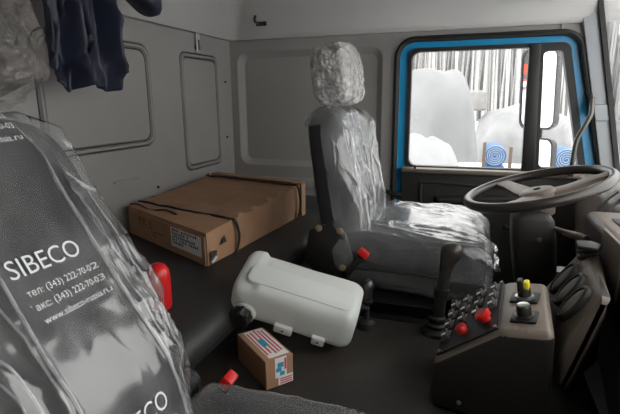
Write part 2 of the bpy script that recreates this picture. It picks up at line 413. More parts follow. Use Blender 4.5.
# unseen passenger side wall, left without door or window to block side light
b = B(); plate(b, [(XR - .03, .5), (.78, .5), (.62, 2.0), (XR - .03, 2.0)], [], lambda x, z, d: Vector((x, -.25 - d, z)), .05)
single('wall_right', b, 'wall_grey', 'grey unseen passenger side wall, kept windowless to block side light', 'wall', kind='structure')

# roof lining
b = B()
def rr(i, z, x1, n=6): return [V(XR + i, -.25 + i, z), V(x1, -.25 + i, z), V(x1, YW - i, z), V(XR + i, YW - i, z)]
prof = [(-.002, ZS), (.012, ZS - .002), (.014, ZS + .01), (.05, 2.08), (.13, 2.28), (.30, 2.42)]
rings = []
def roof_ring(i, z):
    # closed rectangle with densely rounded corners
    r = .05 + i * .6; out = []
    for p in rrect(XR + i, .66 - max(0, z - ZS) * .2, -.25 + i, YW - i, r, n=8): out.append(b.verts.new((p[0], p[1], z)))
    return out
for i, z in prof: rings.append(roof_ring(i, z))
loft(b, rings, caps=False)
b.faces.new(rings[-1])
for fc in [fc for fc in b.faces if all(v.co.x > .4 for v in fc.verts) and fc.calc_center_median().z < 2.2]: b.faces.remove(fc)
ceiling = single('ceiling', b, 'roof_grey', 'light grey high roof lining of the cab', 'ceiling', kind='structure', sharp=30)
mod = ceiling.modifiers.new('thickness', 'SOLIDIFY'); mod.thickness = -.02; mod.offset = 1
# trim strip on the roof side
b = B(); hexa(b, [V(-.482, YW - .018, ZS - .004), V(-.418, YW - .018, ZS - .004), V(-.418, YW - .053, 2.078), V(-.482, YW - .053, 2.078)],
              [V(-.482, YW - .004, ZS - .004), V(-.418, YW - .004, ZS - .004), V(-.418, YW - .04, 2.09), V(-.482, YW - .04, 2.09)], .003)
strip = part('joint_strip', b, 'wall_grey', ceiling)
b = B(); lathe(b, [(.007, 0), (.006, .003), (0, .004)], (-.435, YW - .032, 2.0), (0, -1, .25), 12); part('screw', b, 'black_plastic', strip)
b = B(); rbox(b, (-.383, YW - .004, ZS - .008), (.02, .006, .006), bev=.002); part('clip', b, 'black_plastic', ceiling)
b = B(); tube(b, [(.352, YW - .004, 2.0), (.348, YW - .004, 1.885)], .004, 6); part('seam_line', b, 'pillar_grey', wall_left)

# ================================================================== BIG FITTINGS
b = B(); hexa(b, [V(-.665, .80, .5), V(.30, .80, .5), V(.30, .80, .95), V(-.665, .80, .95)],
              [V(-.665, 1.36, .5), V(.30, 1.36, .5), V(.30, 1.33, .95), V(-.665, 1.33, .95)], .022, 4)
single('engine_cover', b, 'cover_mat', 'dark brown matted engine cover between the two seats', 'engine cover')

bunk = thing('bunk_bench', 'black vinyl sleeping bunk along the rear wall', 'bunk', (-.9, 1.6, .5))
def bunk_sec(y, zt):
    p = [(-1.295, .958), (-1.295, zt - .03), (-1.275, zt)]
    p += [(-1.0, zt + .003), (-.75, zt + .003), (-.605, zt)]
    for k in range(1, 7):
        a = math.radians(90 - 180 * k / 6); p.append((-.605 + .052 * math.cos(a), zt - .052 + .052 * math.sin(a)))
    p += [(-.66, .958)]
    return [V(x, y, z) for x, z in p]
b = B(); rg = []
for i, (y, s) in enumerate(((.765, .04), (.775, .01), (.80, 0), (1.2, 0), (1.8, 0), (2.1, 0), (2.38, 0), (2.41, .01), (2.425, .04))):
    sec = bunk_sec(y, 1.09 - s * .5); c = sum(sec, Vector()) / len(sec)
    rg.append([b.verts.new(c + (p - c) * (1 - s * .4)) for p in sec])
for r_ in rg:
    for v in r_: v.co.y = r_[0].co.y
loft(b, rg); part('mattress', b, 'vinyl', bunk, sharp=60)
b = B(); rbox(b, (-.985, 1.6, .727), (.62, 1.66, .454), bev=.01); part('base', b, 'black_plastic', bunk)

# dashboard
dash = thing('dashboard', 'brown plastic dashboard with three oval vents at right edge', 'dashboard', (.5, 1.1, .5))
b = B(); pr = [(.335, 1.10), (.322, 1.272), (.335, 1.285), (.58, 1.285), (.62, 1.235), (.65, 1.1), (.60, .62), (.46, .62)]
hexa(b, [V(x, -.15, z) for x, z in pr], [V(x, 1.50, z) for x, z in pr], .012); b.normal_update()
for f in b.faces: f.material_index = 0 if f.normal.z > .25 else 1  # shade painted by facing: upward faces brown, all others black
part('body', b, ['dash_plastic', 'black_plastic'], dash)
pr = [(.46, 1.10), (.455, 1.25), (.47, 1.27), (.58, 1.275), (.62, 1.235), (.65, 1.1), (.63, .62), (.52, .62)]
b = B(); hexa(b, [V(x, 1.50, z) for x, z in pr], [V(x, 2.34, z) for x, z in pr], .012); part('far_body', b, 'dash_plastic', dash)
b = B(); hexa(b, [V(.365, 1.16, 1.281), V(.52, 1.16, 1.281), V(.52, 1.40, 1.281), V(.365, 1.40, 1.281)], [V(.365, 1.16, 1.289), V(.52, 1.16, 1.289), V(.52, 1.40, 1.289), V(.365, 1.40, 1.289)], .003); part('instrument_pane', b, 'black_plastic', dash)
b = B(); hexa(b, [V(.42, 1.55, 1.29), V(.46, 1.55, 1.29), V(.59, 2.0, 1.28), V(.54, 2.0, 1.28)], [V(.42, 1.55, 1.315), V(.46, 1.55, 1.315), V(.59, 2.0, 1.31), V(.54, 2.0, 1.31)], .006); part('air_duct', b, 'console_plastic', dash)
b = B(); tube(b, smooth_path([(.33, 1.62, 1.0), (.36, 1.62, 1.15), (.40, 1.66, 1.27), (.46, 1.75, 1.30)], 5), .007, 8); tube(b, smooth_path([(.345, 1.58, 1.0), (.375, 1.59, 1.15), (.41, 1.62, 1.26), (.47, 1.7, 1.29)], 5), .006, 8); part('wiring', b, 'black_rubber', dash)
# vent pod with three ovals
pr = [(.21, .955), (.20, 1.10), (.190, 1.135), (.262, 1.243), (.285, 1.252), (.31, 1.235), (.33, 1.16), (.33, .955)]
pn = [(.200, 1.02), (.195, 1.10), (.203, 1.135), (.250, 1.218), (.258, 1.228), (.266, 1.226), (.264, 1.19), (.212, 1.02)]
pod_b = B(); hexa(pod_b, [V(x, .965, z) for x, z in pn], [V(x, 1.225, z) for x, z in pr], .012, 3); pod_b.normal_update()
for f in pod_b.faces: f.material_index = 0 if f.normal.x < -.05 or f.normal.z > .3 or f.normal.y < -.5 else 1  # faces turned away take the darkened copy, as painted shade
pod = part('vent_pod', pod_b, ['console_plastic', 'console_shaded'], dash)
sl = Vector((.072, 0, .108)).normalized(); nn = Vector((-sl.z, 0, sl.x)); yy = Vector((0, 1, 0))
for k, (yc, t) in enumerate(((1.165, .0), (1.095, .0), (1.03, -.003))):
    c = V(.226 + t, yc, 1.189 + t * 1.5)
    def E(a, bq, h, n=28): return [c + nn * h + sl * a * math.cos(2 * PI * i / n) + yy * bq * math.sin(2 * PI * i / n) for i in range(n)]
    b = B(); R_ = [[b.verts.new(p) for p in E(*q)] for q in ((.046, .030, -.004), (.046, .030, .006), (.042, .026, .009), (.039, .023, .009), (.037, .021, .002))]
    loft(b, R_, caps=False); vent = part('air_vent', b, 'dark_plastic', pod)
    b = B(); R_ = [[b.verts.new(p) for p in E(*q)] for q in ((.037, .021, .0), (.037, .021, .004), (.033, .018, .007), (.003, .002, .008))]
    loft(b, R_, caps=True); part('vent_disc', b, 'dash_plastic', vent)
# instrument levers stack beside the cluster
stack = dash
b = B(); prf = [(.012, 1.20 - 1.2)]
for k in range(4): h = .006 + k * .013; prf += [(.012, h), (.021, h + .002), (.021, h + .008), (.012, h + .010)]
prf += [(.012, .06), (.0, .06)]
lathe(b, prf, (.272, 1.19, 1.20), (0, 0, 1), 18); part('ribbed_stem', b, 'dark_plastic', stack)
b = B(); q_ = [(.245, 1.165), (.283, 1.15), (.300, 1.19), (.283, 1.22), (.25, 1.215)]
hexa(b, [V(x, y, 1.262) for x, y in q_], [V(x, y, 1.272) for x, y in q_], .003); part('stem_cap', b, 'dark_plastic', stack)
b = B(); rbox(b, (.306, 1.14, 1.245), (.008, .15, .12), bev=.003); part('side_plate', b, 'dash_plastic', stack)

# overhead shelf
sh = thing('overhead_shelf', 'grey overhead shelf above the windscreen', 'shelf', (.45, 1.1, 1.98))
b = B(); sp = [(.20, 2.085), (.24, 2.035), (.56, 2.03), (.60, 2.06), (.60, 2.26), (.22, 2.26)]
hexa(b, [V(x, -.1, z) for x, z in sp], [V(x, 2.28, z) for x, z in sp], .012); part('shelf_body', b, 'roof_grey', sh)
b = B(); tube(b, smooth_path([(-.30, YW - .020, ZS + .010), (.0, YW - .020, ZS + .012), (.13, YW - .022, ZS + .012), (.28, YW - .03, ZS + .045), (.42, YW - .04, 2.02), (.5, YW - .05, 2.06)], 6), .006, 8); part('edge_bead', b, 'pillar_grey', sh)
for x in (.17, .31):
    b = B(); rbox(b, (x, 2.34, 2.036), (.10, .08, .03), bev=.008); part('visor_bracket', b, 'trim_grey', sh)

# ================================================================== SEATS
def sgnpow(v, p): return math.copysign(abs(v) ** p, v)
def fold(y, s, lines):
    """sum of soft creases running along the seat: (y0, slope, width, height, s0, s1)"""
    h = 0
    for y0, k, w, a, s0, s1 in lines:
        if s0 < s < s1:
            e = min(1, (s - s0) / .06, (s1 - s) / .06); d = (y - y0 - k * s) / w
            h += a * e * math.exp(-d * d)
    return h
class SeatBack:
    """padded backrest: y across, s up the reclined back, n out of its front"""
    def __init__(S, Y0, X0, Z0, rec, W, H, T, bol, taper=0.0, sr=.13):
        S.taper = taper; S.r = sr
        S.Y0, S.W, S.H, S.T, S.bol = Y0, W, H, T, bol
        S.o = V(X0, Y0, Z0); r = math.radians(rec)
        S.d = V(-math.sin(r), 0, math.cos(r)); S.n = V(math.cos(r), 0, math.sin(r))
    def w(S, s, e=0):
        H, r = S.H + e, S.r; w = S.W + e
        if s > H - r: q = min(1, (s - (H - r)) / r); w = w - r + r * math.sqrt(max(0, 1 - q * q))
        return (w - S.taper * max(0, s)) * (.93 + .07 * min(1, s / .25)) * (1 - S.taper * 6.5 * max(0, 1 - s / .24) ** 1.5)
    def t(S, s, e=0):
        H, r = S.H + e, .05; t = S.T / 2 + e
        if s > H - r: q = min(1, (s - (H - r)) / r); t *= math.sqrt(max(.0004, 1 - q * q))
        return t * (1.1 - .25 * max(0, s) / H)
    def bolster(S, y, w):
        u = abs(y) / max(w, 1e-3); k = min(1, max(0, (u - .50) / .22)); k = k * k * (3 - 2 * k)
        return S.bol * k * (1 - max(0, (u - .85) / .15) ** 2 * .6)
    def front(S, y, s, e=0):
        w = S.w(s, e); u = min(1, abs(y) / w)
        return S.t(s, e) * (1 - u ** 5) ** (1 / 5) + S.bolster(y, w) * min(1, max(0, (S.H - s) / .08)) + .02 * math.exp(-((s - .15) / .13) ** 2) * (1 - min(1, abs(y) / w) ** 2)
    def P(S, y, s, n): return S.o + yv(y) + S.d * s + S.n * n
    def surface(S, bm, nv, nt_, e=0, disp=None, s0=0.0, flare=None):
        rings = []
        for i in range(nv + 1):
            s = s0 + (S.H + e - s0) * (1 - (1 - i / nv) ** 1.4); w = S.w(s, e); t = S.t(s, e); ring = []
            for k in range(nt_):
                a = 2 * PI * k / nt_; ca, sa = math.cos(a), math.sin(a)
                y = w * sgnpow(ca, .45); n = t * sgnpow(sa, .45)
                if sa > 0: n += S.bolster(y, w) * min(1, sa * 2) * min(1, max(0, (S.H - s) / .08)) + .02 * math.exp(-((s - .15) / .13) ** 2) * min(1, sa * 2) * (1 - min(1, abs(y) / max(w, 1e-3)) ** 2)
                if flare: y += flare(y, s) * max(0, ca)
                if disp:
                    h = disp(y, s, sa); y += h * ca * .6; n += h * sa
                ring.append(bm.verts.new(S.P(y, s, n)))
            rings.append(ring)
        loft(bm, rings, caps=True)
def yv(y): return Vector((0, y, 0))
def nz(*a): return noise.noise(Vector(a))
def cr(*a): return max(0, 1 - abs(noise.noise(Vector(a))) * 1.6) ** 6   # thin crease lines

def cushion_surface(bm, Y0, W, x0, x1, zt, th, nx, nt_, e=0, disp=None, slope=.0, skirt=0):
    """rounded seat cushion lofted front to back"""
    rings = []; L = x1 - x0
    for i in range(nx + 1):
        u = i / nx; u = .5 - .5 * math.cos(PI * u); x = x0 - e + (L + 2 * e) * u
        q = max(0, (u - .80) / .20); r = math.sqrt(max(.0, 1 - q * q)); qb = max(0, (.08 - u) / .08); r *= math.sqrt(max(0, 1 - qb * qb)); r = max(r, .03)
        top = zt + slope * (u - .5) + .012 * math.sin(PI * u) ; ring = []
        for k in range(nt_):
            a = 2 * PI * k / nt_; ca, sa = math.cos(a), math.sin(a)
            y = (W + e) * sgnpow(ca, .4) * (.93 + .07 * r); h = (th / 2 + e) * sgnpow(sa, .45) * (.35 + .65 * r if sa > 0 else 1)
            if sa > 0: h += .018 * (abs(y / W) ** 3) * r
            if sa < 0: h -= skirt * abs(sa)
            dz = 0
            if disp: d = disp(x, y, sa); y += d * ca; dz = d * sa; 
            ring.append(bm.verts.new(V(x + (disp(x, y + 3, sa) * .6 * q if disp else 0), Y0 + y, top - th / 2 + h + dz)))
        rings.append(ring)
    loft(bm, rings, caps=True)

def headrest_block(bm, c, s, rot, e=0, amp=0, seed=0, nu=40, nv=24):
    """soft block: superellipsoid with bubble-wrap lumps"""
    rings = []
    for i in range(nv + 1):
        p = -PI / 2 + PI * i / nv; cz, sz = math.cos(p), math.sin(p); ring = []
        for k in range(nu):
            a = 2 * PI * k / nu; q = V(sgnpow(cz, .5) * sgnpow(math.cos(a), .5), sgnpow(cz, .5) * sgnpow(math.sin(a), .5), sgnpow(sz, .55))
            v = V(q.x * (s[0] / 2 + e), q.y * (s[1] / 2 + e), q.z * (s[2] / 2 + e))
            if amp:
                g = v.normalized(); v += g * amp * (nz(v.x * 22 + seed, v.y * 22, v.z * 14) + .6 * nz(v.x * 50, v.y * 50 + seed, v.z * 50))
            ring.append(bm.verts.new(Vector(c) + rot @ v))
        rings.append(ring)
    loft(bm, rings, caps=True)

def seat_base(root, Y0, x0, x1, z):
    b = B(); rbox(b, ((x0 + x1) / 2, Y0, z - .035), (x1 - x0 - .04, .36, .05), bev=.01); part('slide_frame', b, 'dark_plastic', root)
    for s in (-1, 1): b = B(); tube(b, [(x0 + .02, Y0 + s * .17, z - .065), (x1 - .04, Y0 + s * .17, z - .065)], .012, 8); part('slide_rail', b, 'dark_steel', root)
    b = B(); zz = z - .08; rg = []; k = 0
    n = 9
    for i in range(n):
        q = .0 if i % 2 else .025; h = zz - (zz - .56) * i / (n - 1)
        rg.append([b.verts.new((p[0], p[1], h)) for p in rrect(x0 + .06 + q, x1 - .10 - q, Y0 - .15 + q, Y0 + .15 - q, .04, n=4)])
    loft(b, rg); part('suspension_bellows', b, 'black_rubber', root)
    b = B(); rbox(b, ((x0 + x1) / 2, Y0, .53), (x1 - x0, .36, .06), bev=.008); part('floor_plinth', b, 'black_plastic', root)

def film_folds(parent, f, specs):
    """gathered folds of film: thin tapering ridges lying on the film, f(y, s) gives the surface"""
    for k, (y0, y1, s0, s1, rad, wob) in enumerate(specs):
        b = B(); n = 26; pts, rr = [], []
        for i in range(n + 1):
            u = i / n; s_ = s0 + (s1 - s0) * u; y_ = y0 + (y1 - y0) * u + wob * nz(u * 3.5, k * 7.3, 1)
            pts.append(f(y_, s_)); rr.append(rad * (.25 + .75 * math.sin(PI * min(1, max(0, u))) ** .6) * (1 + .35 * nz(u * 9, k * 3.1, 4)))
        tube(b, pts, rr, 8, sx=.7); part('film_fold', b, 'film_fold', parent, sharp=180)

# ---------------- driver's seat
ds = thing('driver_seat', 'black driver seat wrapped in clear film beside the gear lever', 'seat', (-.2, 1.65, .5))
sb = SeatBack(1.65, -.40, 1.09, 9, .225, .49, .10, .035)
b = B(); sb.surface(b, 36, 48); part('backrest', b, 'seat_fabric', ds, sharp=180)
dl = [(-.05, .02, .012, .012, .05, .55), (.06, -.05, .010, .014, .0, .5), (.14, .05, .012, .014, .0, .5), (-.14, .04, .015, .012, .1, .56), (.0, .1, .008, .010, .0, .4), (.19, -.08, .012, .012, .0, .55), (-.02, -.22, .012, .012, .0, .35), (.1, .12, .007, .01, .1, .5)]
def ddisp(y, s, sa):
    return .003 + .009 * cr(y * 14, s * 2.5, 1.3 + sa) + .005 * cr(y * 26 + s * 5, s * 6, 5 + sa) + .010 * max(0, nz(y * 7 + 3, s * 2.2, sa)) + (fold(y, s, dl) if sa > 0 else 0)
b = B(); sb.surface(b, 110, 150, e=.006, disp=ddisp, s0=-.02)
def film_open(f):
    c = f.calc_center_median() - sb.o; return c.y < -.15 and c.dot(sb.n) < .012 + .012 * nz(c.dot(sb.d) * 12, 1, 1) and c.dot(sb.d) < .44
bmesh.ops.delete(b, geom=[f for f in b.faces if film_open(f)], context='FACES'); dfilm = part('backrest_film', b, 'film_seat', ds, sharp=180)
film_folds(dfilm, lambda y, s_: sb.P(y, s_, sb.front(y, s_, .006) + ddisp(y, s_, .8)), [(-.17, -.10, .0, .46, .005, .02), (-.10, -.13, .05, .46, .004, .02), (-.02, -.07, .0, .46, .004, .03), (.05, .02, .02, .46, .005, .03), (.10, .16, .0, .44, .004, .02), (.17, .12, .0, .42, .004, .02), (-.20, -.17, .02, .42, .006, .012), (.0, .08, .0, .25, .004, .02)])
b = B(); cushion_surface(b, 1.65, .24, -.40, .066, 1.165, .13, 30, 48, slope=-.01); part('cushion', b, 'seat_fabric', ds, sharp=180)
def cdisp(x, y, sa):
    return .004 + .008 * cr(x * 4, y * 9 + x * 3, 2 + sa * 1.5) + .006 * cr(x * 9 + y * 9, y * 12 - x * 5, 7 + sa * 2) + .008 * max(0, nz(x * 5 + y * 12, y * 5, 11)) + .014 * max(0, nz(x * 6, 3.3, sa * 6) - .05) * (1 if sa < .3 else .3)
b = B(); cushion_surface(b, 1.65, .25, -.40, .070, 1.165, .13, 110, 150, e=.010, disp=cdisp, slope=-.01, skirt=.05); part('cushion_film', b, 'film_cushion', ds, sharp=180)
# loose film corner at the front
b = B(); gx = []
for i in range(16):
    u = i / 15; row = []
    for k in range(10):
        v = k / 9; row.append(b.verts.new(V(.064 + .05 * v + .012 * nz(u * 5, v * 3, 1), 1.50 + .34 * u, 1.10 - .035 * v - .05 * u * 0 + .022 * nz(u * 4, v * 4, 9) - .03 * (1 - v) * u)))
    gx.append(row)
loft(b, gx, caps=False, wrap=False); part('loose_film', b, 'film_loose', ds, sharp=180)
rot = Euler((0, math.radians(-8), 0)).to_matrix()
b = B(); headrest_block(b, (-.455, 1.65, 1.682), (.115, .25, .185), rot); part('headrest', b, 'seat_fabric', ds, sharp=180)
b = B(); headrest_block(b, (-.455, 1.65, 1.683), (.118, .25, .185), rot, .012, .009, 3.1, 90, 60); part('bubble_wrap', b, 'bubble_wrap', ds, sharp=180)
for y in (1.59, 1.71):
    b = B(); tube(b, [(-.478, y, 1.53), (-.466, y, 1.64)], .007, 8); part('headrest_post', b, 'steel', ds)
# recliner side cover with bolts
b = B(); cv = [(-.48, 1.19), (-.40, 1.22), (-.36, 1.18), (-.335, 1.10), (-.35, 1.02), (-.42, 1.01), (-.50, 1.08)]
hexa(b, [V(x, 1.385, z) for x, z in cv], [V(x, 1.42, z) for x, z in cv], .008); rc = part('recliner_cover', b, 'black_plastic', ds)
for x, z in ((-.375, 1.195), (-.445, 1.20), (-.365, 1.075)):
    b = B(); lathe(b, [(.011, 0), (.011, .006), (.006, .008), (0, .008)], (x, 1.387, z), (0, -1, 0), 12); part('bolt', b, 'brass', rc)
b = B(); rbox(b, (-.325, 1.372, 1.09), (.022, .016, .07), rot=Euler((0, math.radians(38), 0)).to_matrix(), bev=.004); bk = part('belt_buckle', b, 'black_plastic', ds)
b = B(); rbox(b, (-.295, 1.370, 1.135), (.035, .024, .022), rot=Euler((0, math.radians(38), 0)).to_matrix(), bev=.004); part('release_button', b, 'red_plastic', bk, 'red release button')
seat_base(ds, 1.65, -.42, .09, 1.05)

# ---------------- passenger's seat
ps = thing('passenger_seat', 'nearest black seat wrapped in clear film printed with white lettering', 'seat', (-.3, .5, .5))
pb = SeatBack(.505, -.488, 1.03, 28, .212, .612, .095, -.014, .045, .10)
b = B(); pb.surface(b, 36, 48); part('backrest', b, 'seat_fabric', ps, sharp=180)
pl = [(.096, -.03, .008, .022, -.1, .575), (.083, -.03, .004, .008, -.1, .575), (-.096, .03, .008, .022, -.1, .575), (.118, -.02, .006, .012, .0, .5), (.17, -.12, .012, .014, .05, .5), (.175, .0, .008, .012, .0, .45), (.13, .09, .007, .010, .0, .4), (.14, -.05, .006, .008, .1, .55), (-.14, .05, .010, .010, -.1, .4), (-.17, -.05, .012, .010, -.1, .4)]
def pdisp(y, s, sa):
    side = 1 if sa > 0 else .6
    c = min(1, max(0, (abs(y) - .080) / .02))
    return .004 + c * (.010 * cr(y * 9 + s * 2, s * 2.5 + 2, 3.3 + sa * .3) + .007 * cr(y * 16 + s * 9, s * 7, 8) + .006 * max(0, nz(y * 20, s * 5, 2))) * side + (fold(y, s, pl) if sa > 0 else 0)
def pflare(y, s):
    k = max(0, 1 - abs(s - .20) / .32); k = k * k * (3 - 2 * k)
    return .030 * k * (.7 + .6 * nz(s * 16, 4.4, 0))
b = B(); pb.surface(b, 150, 190, e=.009, disp=pdisp, s0=-.02, flare=pflare); pf = part('backrest_film', b, 'film', ps, sharp=180)
def on_film(y, s): return pb.P(y, s, pb.front(y, s, .009) + pdisp(y, s, .7) + .0035)
film_folds(pf, lambda y, s_: pb.P(y, s_, pb.front(y, s_, .009) + pdisp(y, s_, .7)), [(.092, .080, -.02, .585, .0038, .006), (.102, .092, -.02, .56, .0022, .006), (-.092, -.080, -.02, .585, .0038, .006), (-.104, -.09, -.02, .5, .0025, .006), (.135, .11, .0, .33, .0022, .02), (.118, .155, .05, .30, .002, .015), (.16, .135, .18, .50, .0024, .012), (.13, .165, .0, .16, .0024, .01), (.175, .165, .10, .45, .0026, .008), (.11, .14, .30, .52, .002, .01), (-.12, -.125, -.02, .40, .003, .02), (-.15, -.13, -.02, .32, .003, .02)])
S_MAIN = .338
def print_line(tx, size, y0, s0, align):
    b = B(); text_bm(b, tx, size, lambda x, y: on_film(y0 + x, s0 + y), align=align, sx=.93)
    part('printed_line', b, 'white_print', pf, flat=True)
for s0 in (S_MAIN, S_MAIN + .285, S_MAIN - .285):
    print_line('SIBECO', .042, -.060, s0, 'L')
    for i, tx in enumerate(('тел: (343) 222-70-02', 'факс: (343) 222-70-03', 'www.sibeco-russia.ru')): print_line(tx, .0155, .074, s0 - .031 - .022 * i, 'R')
b = B(); cushion_surface(b, .50, .205, -.47, .0, 1.055, .12, 30, 48, slope=-.005); part('cushion', b, 'seat_fabric', ps, sharp=180)
def qdisp(x, y, sa): return .003 + .006 * max(0, nz(x * 9, y * 14, 4)) + .004 * max(0, nz(x * 24, y * 20, 1)) + .006 * max(0, nz(x * 6 + y * 11, y * 4, 21))
b = B(); cushion_surface(b, .50, .21, -.47, .0, 1.055, .12, 110, 120, e=.006, disp=qdisp, slope=-.005); part('cushion_film', b, 'film_cushion', ps, sharp=180)
rot = Euler((0, math.radians(-20), 0)).to_matrix()
b = B(); headrest_block(b, (-.72, .485, 1.71), (.12, .25, .21), rot); part('headrest', b, 'seat_fabric', ps, sharp=180)
b = B(); headrest_block(b, (-.72, .485, 1.715), (.125, .25, .22), rot, .012, .016, 8.7, 100, 70); part('bubble_wrap', b, 'bubble_wrap_clear', ps, sharp=180)
for y in (.44, .56):
    b = B(); tube(b, [(-.74, y, 1.54), (-.71, y, 1.66)], .007, 8); part('headrest_post', b, 'steel', ps)
b = B(); prf = [(.028, 0)]
for k in range(4): prf += [(.030, .004 + k * .011), (.027, .008 + k * .011)]
prf += [(.026, .05), (.015, .054), (0, .054)]
lathe(b, prf, (-.525, .695, 1.035), (.15, 1, .1), 24); part('recline_knob', b, 'black_rubber', ps)
b = B(); rbox(b, (-.478, .775, .985), (.02, .03, .09), rot=Euler((0, math.radians(35), 0)).to_matrix(), bev=.004); bk = part('belt_buckle', b, 'black_plastic', ps)
b = B(); rbox(b, (-.449, .775, 1.030), (.024, .036, .028), rot=Euler((0, math.radians(35), 0)).to_matrix(), bev=.004); part('release_button', b, 'red_plastic', bk, 'red release button')
seat_base(ps, .50, -.45, .0, .97)

# ================================================================== LOOSE THINGS
# long cardboard box on the bunk
bx = thing('cardboard_box', 'long brown cardboard box with black straps lying on the bunk', 'box', (-1.0, 1.7, 1.093))
zb = 1.0955
cA, cB, cC, cD = V(-.755, 1.215, 0), V(-.70, 1.96, 0), V(-1.225, 2.10, 0), V(-1.255, 1.47, 0)
ht = {0: .103, 1: .145, 2: .145, 3: .103}
def bp(u, v, w):
    """u along the box (near to far), v across (front to rear wall), w up; 0..1"""
    p = cA.lerp(cB, u).lerp(cD.lerp(cC, u), v); h = ht[0] + (ht[1] - ht[0]) * u
    return V(p.x, p.y, zb + h * w)
b = B(); NU, NV, NW = 24, 14, 6
def bside(f, na, nb):
    g = [[b.verts.new(f(i / na, j / nb)) for j in range(nb + 1)] for i in range(na + 1)]
    for i in range(na):
        for j in range(nb): b.faces.new((g[i][j], g[i + 1][j], g[i + 1][j + 1], g[i][j + 1]))
def dent(u, v): return -.008 * math.sin(PI * u) * math.sin(PI * v) + .004 * nz(u * 5, v * 4, 1.7)
bside(lambda u, v: bp(u, v, 1) + V(0, 0, dent(u, v)), NU, NV)
bside(lambda u, v: bp(u, v, 0), NU, NV)
bside(lambda u, w: bp(u, 0, w) + V(.006 * math.sin(PI * u) * nz(u * 7, w * 3, 4), 0, dent(u, 0) * w), NU, NW)
bside(lambda u, w: bp(u, 1, w) + V(0, 0, dent(u, 1) * w), NU, NW)
bside(lambda v, w: bp(0, v, w) + V(0, 0, dent(0, v) * w), NV, NW); bside(lambda v, w: bp(1, v, w) + V(0, 0, dent(1, v) * w), NV, NW)
bmesh.ops.remove_doubles(b, verts=b.verts, dist=.0005); bmesh.ops.recalc_face_normals(b, faces=b.faces)
cb = part('carton', b, 'cardboard', bx, sharp=35)
# near end flap seam, tear with dark hollow, top flap edges
def slab(name, pts, off, m, parent, th=.002):
    b = B(); n = (pts[1] - pts[0]).cross(pts[2] - pts[0]).normalized()
    if n.dot(off) < 0: n = -n
    hexa(b, [p + n * .0006 for p in pts], [p + n * (.0006 + th) for p in pts], 0); return part(name, b, m, parent)
out_n = V(-.49, -.87, 0); out_x = V(1, 0, 0); up_z = V(0, 0, 1)
slab('top_flap', [bp(-.004, -.006, 1.0), bp(-.004, 1.0, 1.0), bp(.22, 1.0, 1.01), bp(.22, -.006, 1.01)], up_z, 'cardboard', cb, .004)
slab('end_flap', [bp(0, .01, .0), bp(0, .99, .0), bp(0, .99, .90), bp(0, .01, .90)], out_n, 'cardboard', cb, .004)
slab('corner_flap', [bp(.945, -.008, 0), bp(1.0, -.008, 0), bp(1.0, -.008, 1), bp(.945, -.008, 1)], out_x, 'cardboard_edge', cb, .003)
slab('far_tape', [bp(.93, -.01, 1.03), bp(1.0, -.01, 1.03), bp(1.0, 1.0, 1.03), bp(.93, 1.0, 1.03)], up_z, 'cardboard_edge', cb, .003)
slab('tear', [bp(.012, -.012, .10), bp(.05, -.012, .10), bp(.06, -.012, .40), bp(.012, -.012, .46)], out_x, 'black_print', cb, .001)
slab('tear', [bp(.085, -.012, .50), bp(.135, -.012, .50), bp(.12, -.012, .74)], out_x, 'black_print', cb, .001)
b = B(); tube(b, [bp(.014, -.016, .10), bp(.05, -.016, .22)], .006, 8); part('metal_end', b, 'steel', cb)
def on_end(v, w, d=.0072): return bp(0, v, w) + out_n * d
b = B(); vs = [on_end(*q) for q in ((.04, .24), (.38, .24), (.38, .88), (.04, .88))]; hexa(b, vs, [p + out_n * .0008 for p in vs], 0); lab = part('paper_label', b, 'paper', cb, 'white paper label with black print')
b = B()
W_ = (cD - cA).length
for i, words in enumerate(((4, 8), (7, 1), (12,), (3, 4, 5), (6,))):      # five rows of print, too small in the photograph to read
    x = 0.0
    for nw in words:
        for _ in range(nw):
            h = random.choice((.007, .009, .009)); w_ = random.uniform(.006, .0095)
            vs = [on_end(.362 - (x + dx) / W_, .770 - i * .108 + dz / .103, .0085) for dx, dz in ((0, 0), (w_, 0), (w_, h), (0, h))]
            b.faces.new([b.verts.new(p) for p in vs]); x += .0125
        x += .010
part('label_print', b, 'black_print', lab, flat=True)
b = B()     # handling marks printed on the carton end: glass, umbrella, arrows
for v0 in (.80, .74, .66):
    if v0 == .66:
        for g in ((-.010, .56, .80), (.010, .62, .80)): vs = [on_end(v0 + g[0], g[1]), on_end(v0 + g[0] - .008, g[1]), on_end(v0 + g[0] - .008, g[2]), on_end(v0 + g[0], g[2])]; b.faces.new([b.verts.new(p) for p in vs])
        vs = [on_end(v0 + .03, .54), on_end(v0 - .03, .54), on_end(v0 - .03, .51), on_end(v0 + .03, .51)]; b.faces.new([b.verts.new(p) for p in vs])
    else:
        for g in ((.018, .52, .72), (-.010, .52, .72)): vs = [on_end(v0 + g[0], g[1]), on_end(v0 + g[0] - .008, g[1]), on_end(v0 + g[0] - .008, g[2]), on_end(v0 + g[0], g[2])]; b.faces.new([b.verts.new(p) for p in vs])
        vs = [on_end(v0 + .028, .72), on_end(v0 - .026, .72), on_end(v0 + .001, .82)]; b.faces.new([b.verts.new(p) for p in vs])
part('handling_marks', b, 'print_brown', cb, flat=True)
b = B(); tube(b, [on_end(*q, .0055) for q in ((.60, .28), (.62, .30), (.62, .40), (.60, .44), (.47, .44))], .0014, 6); part('hand_hole_edge', b, 'print_brown', cb)
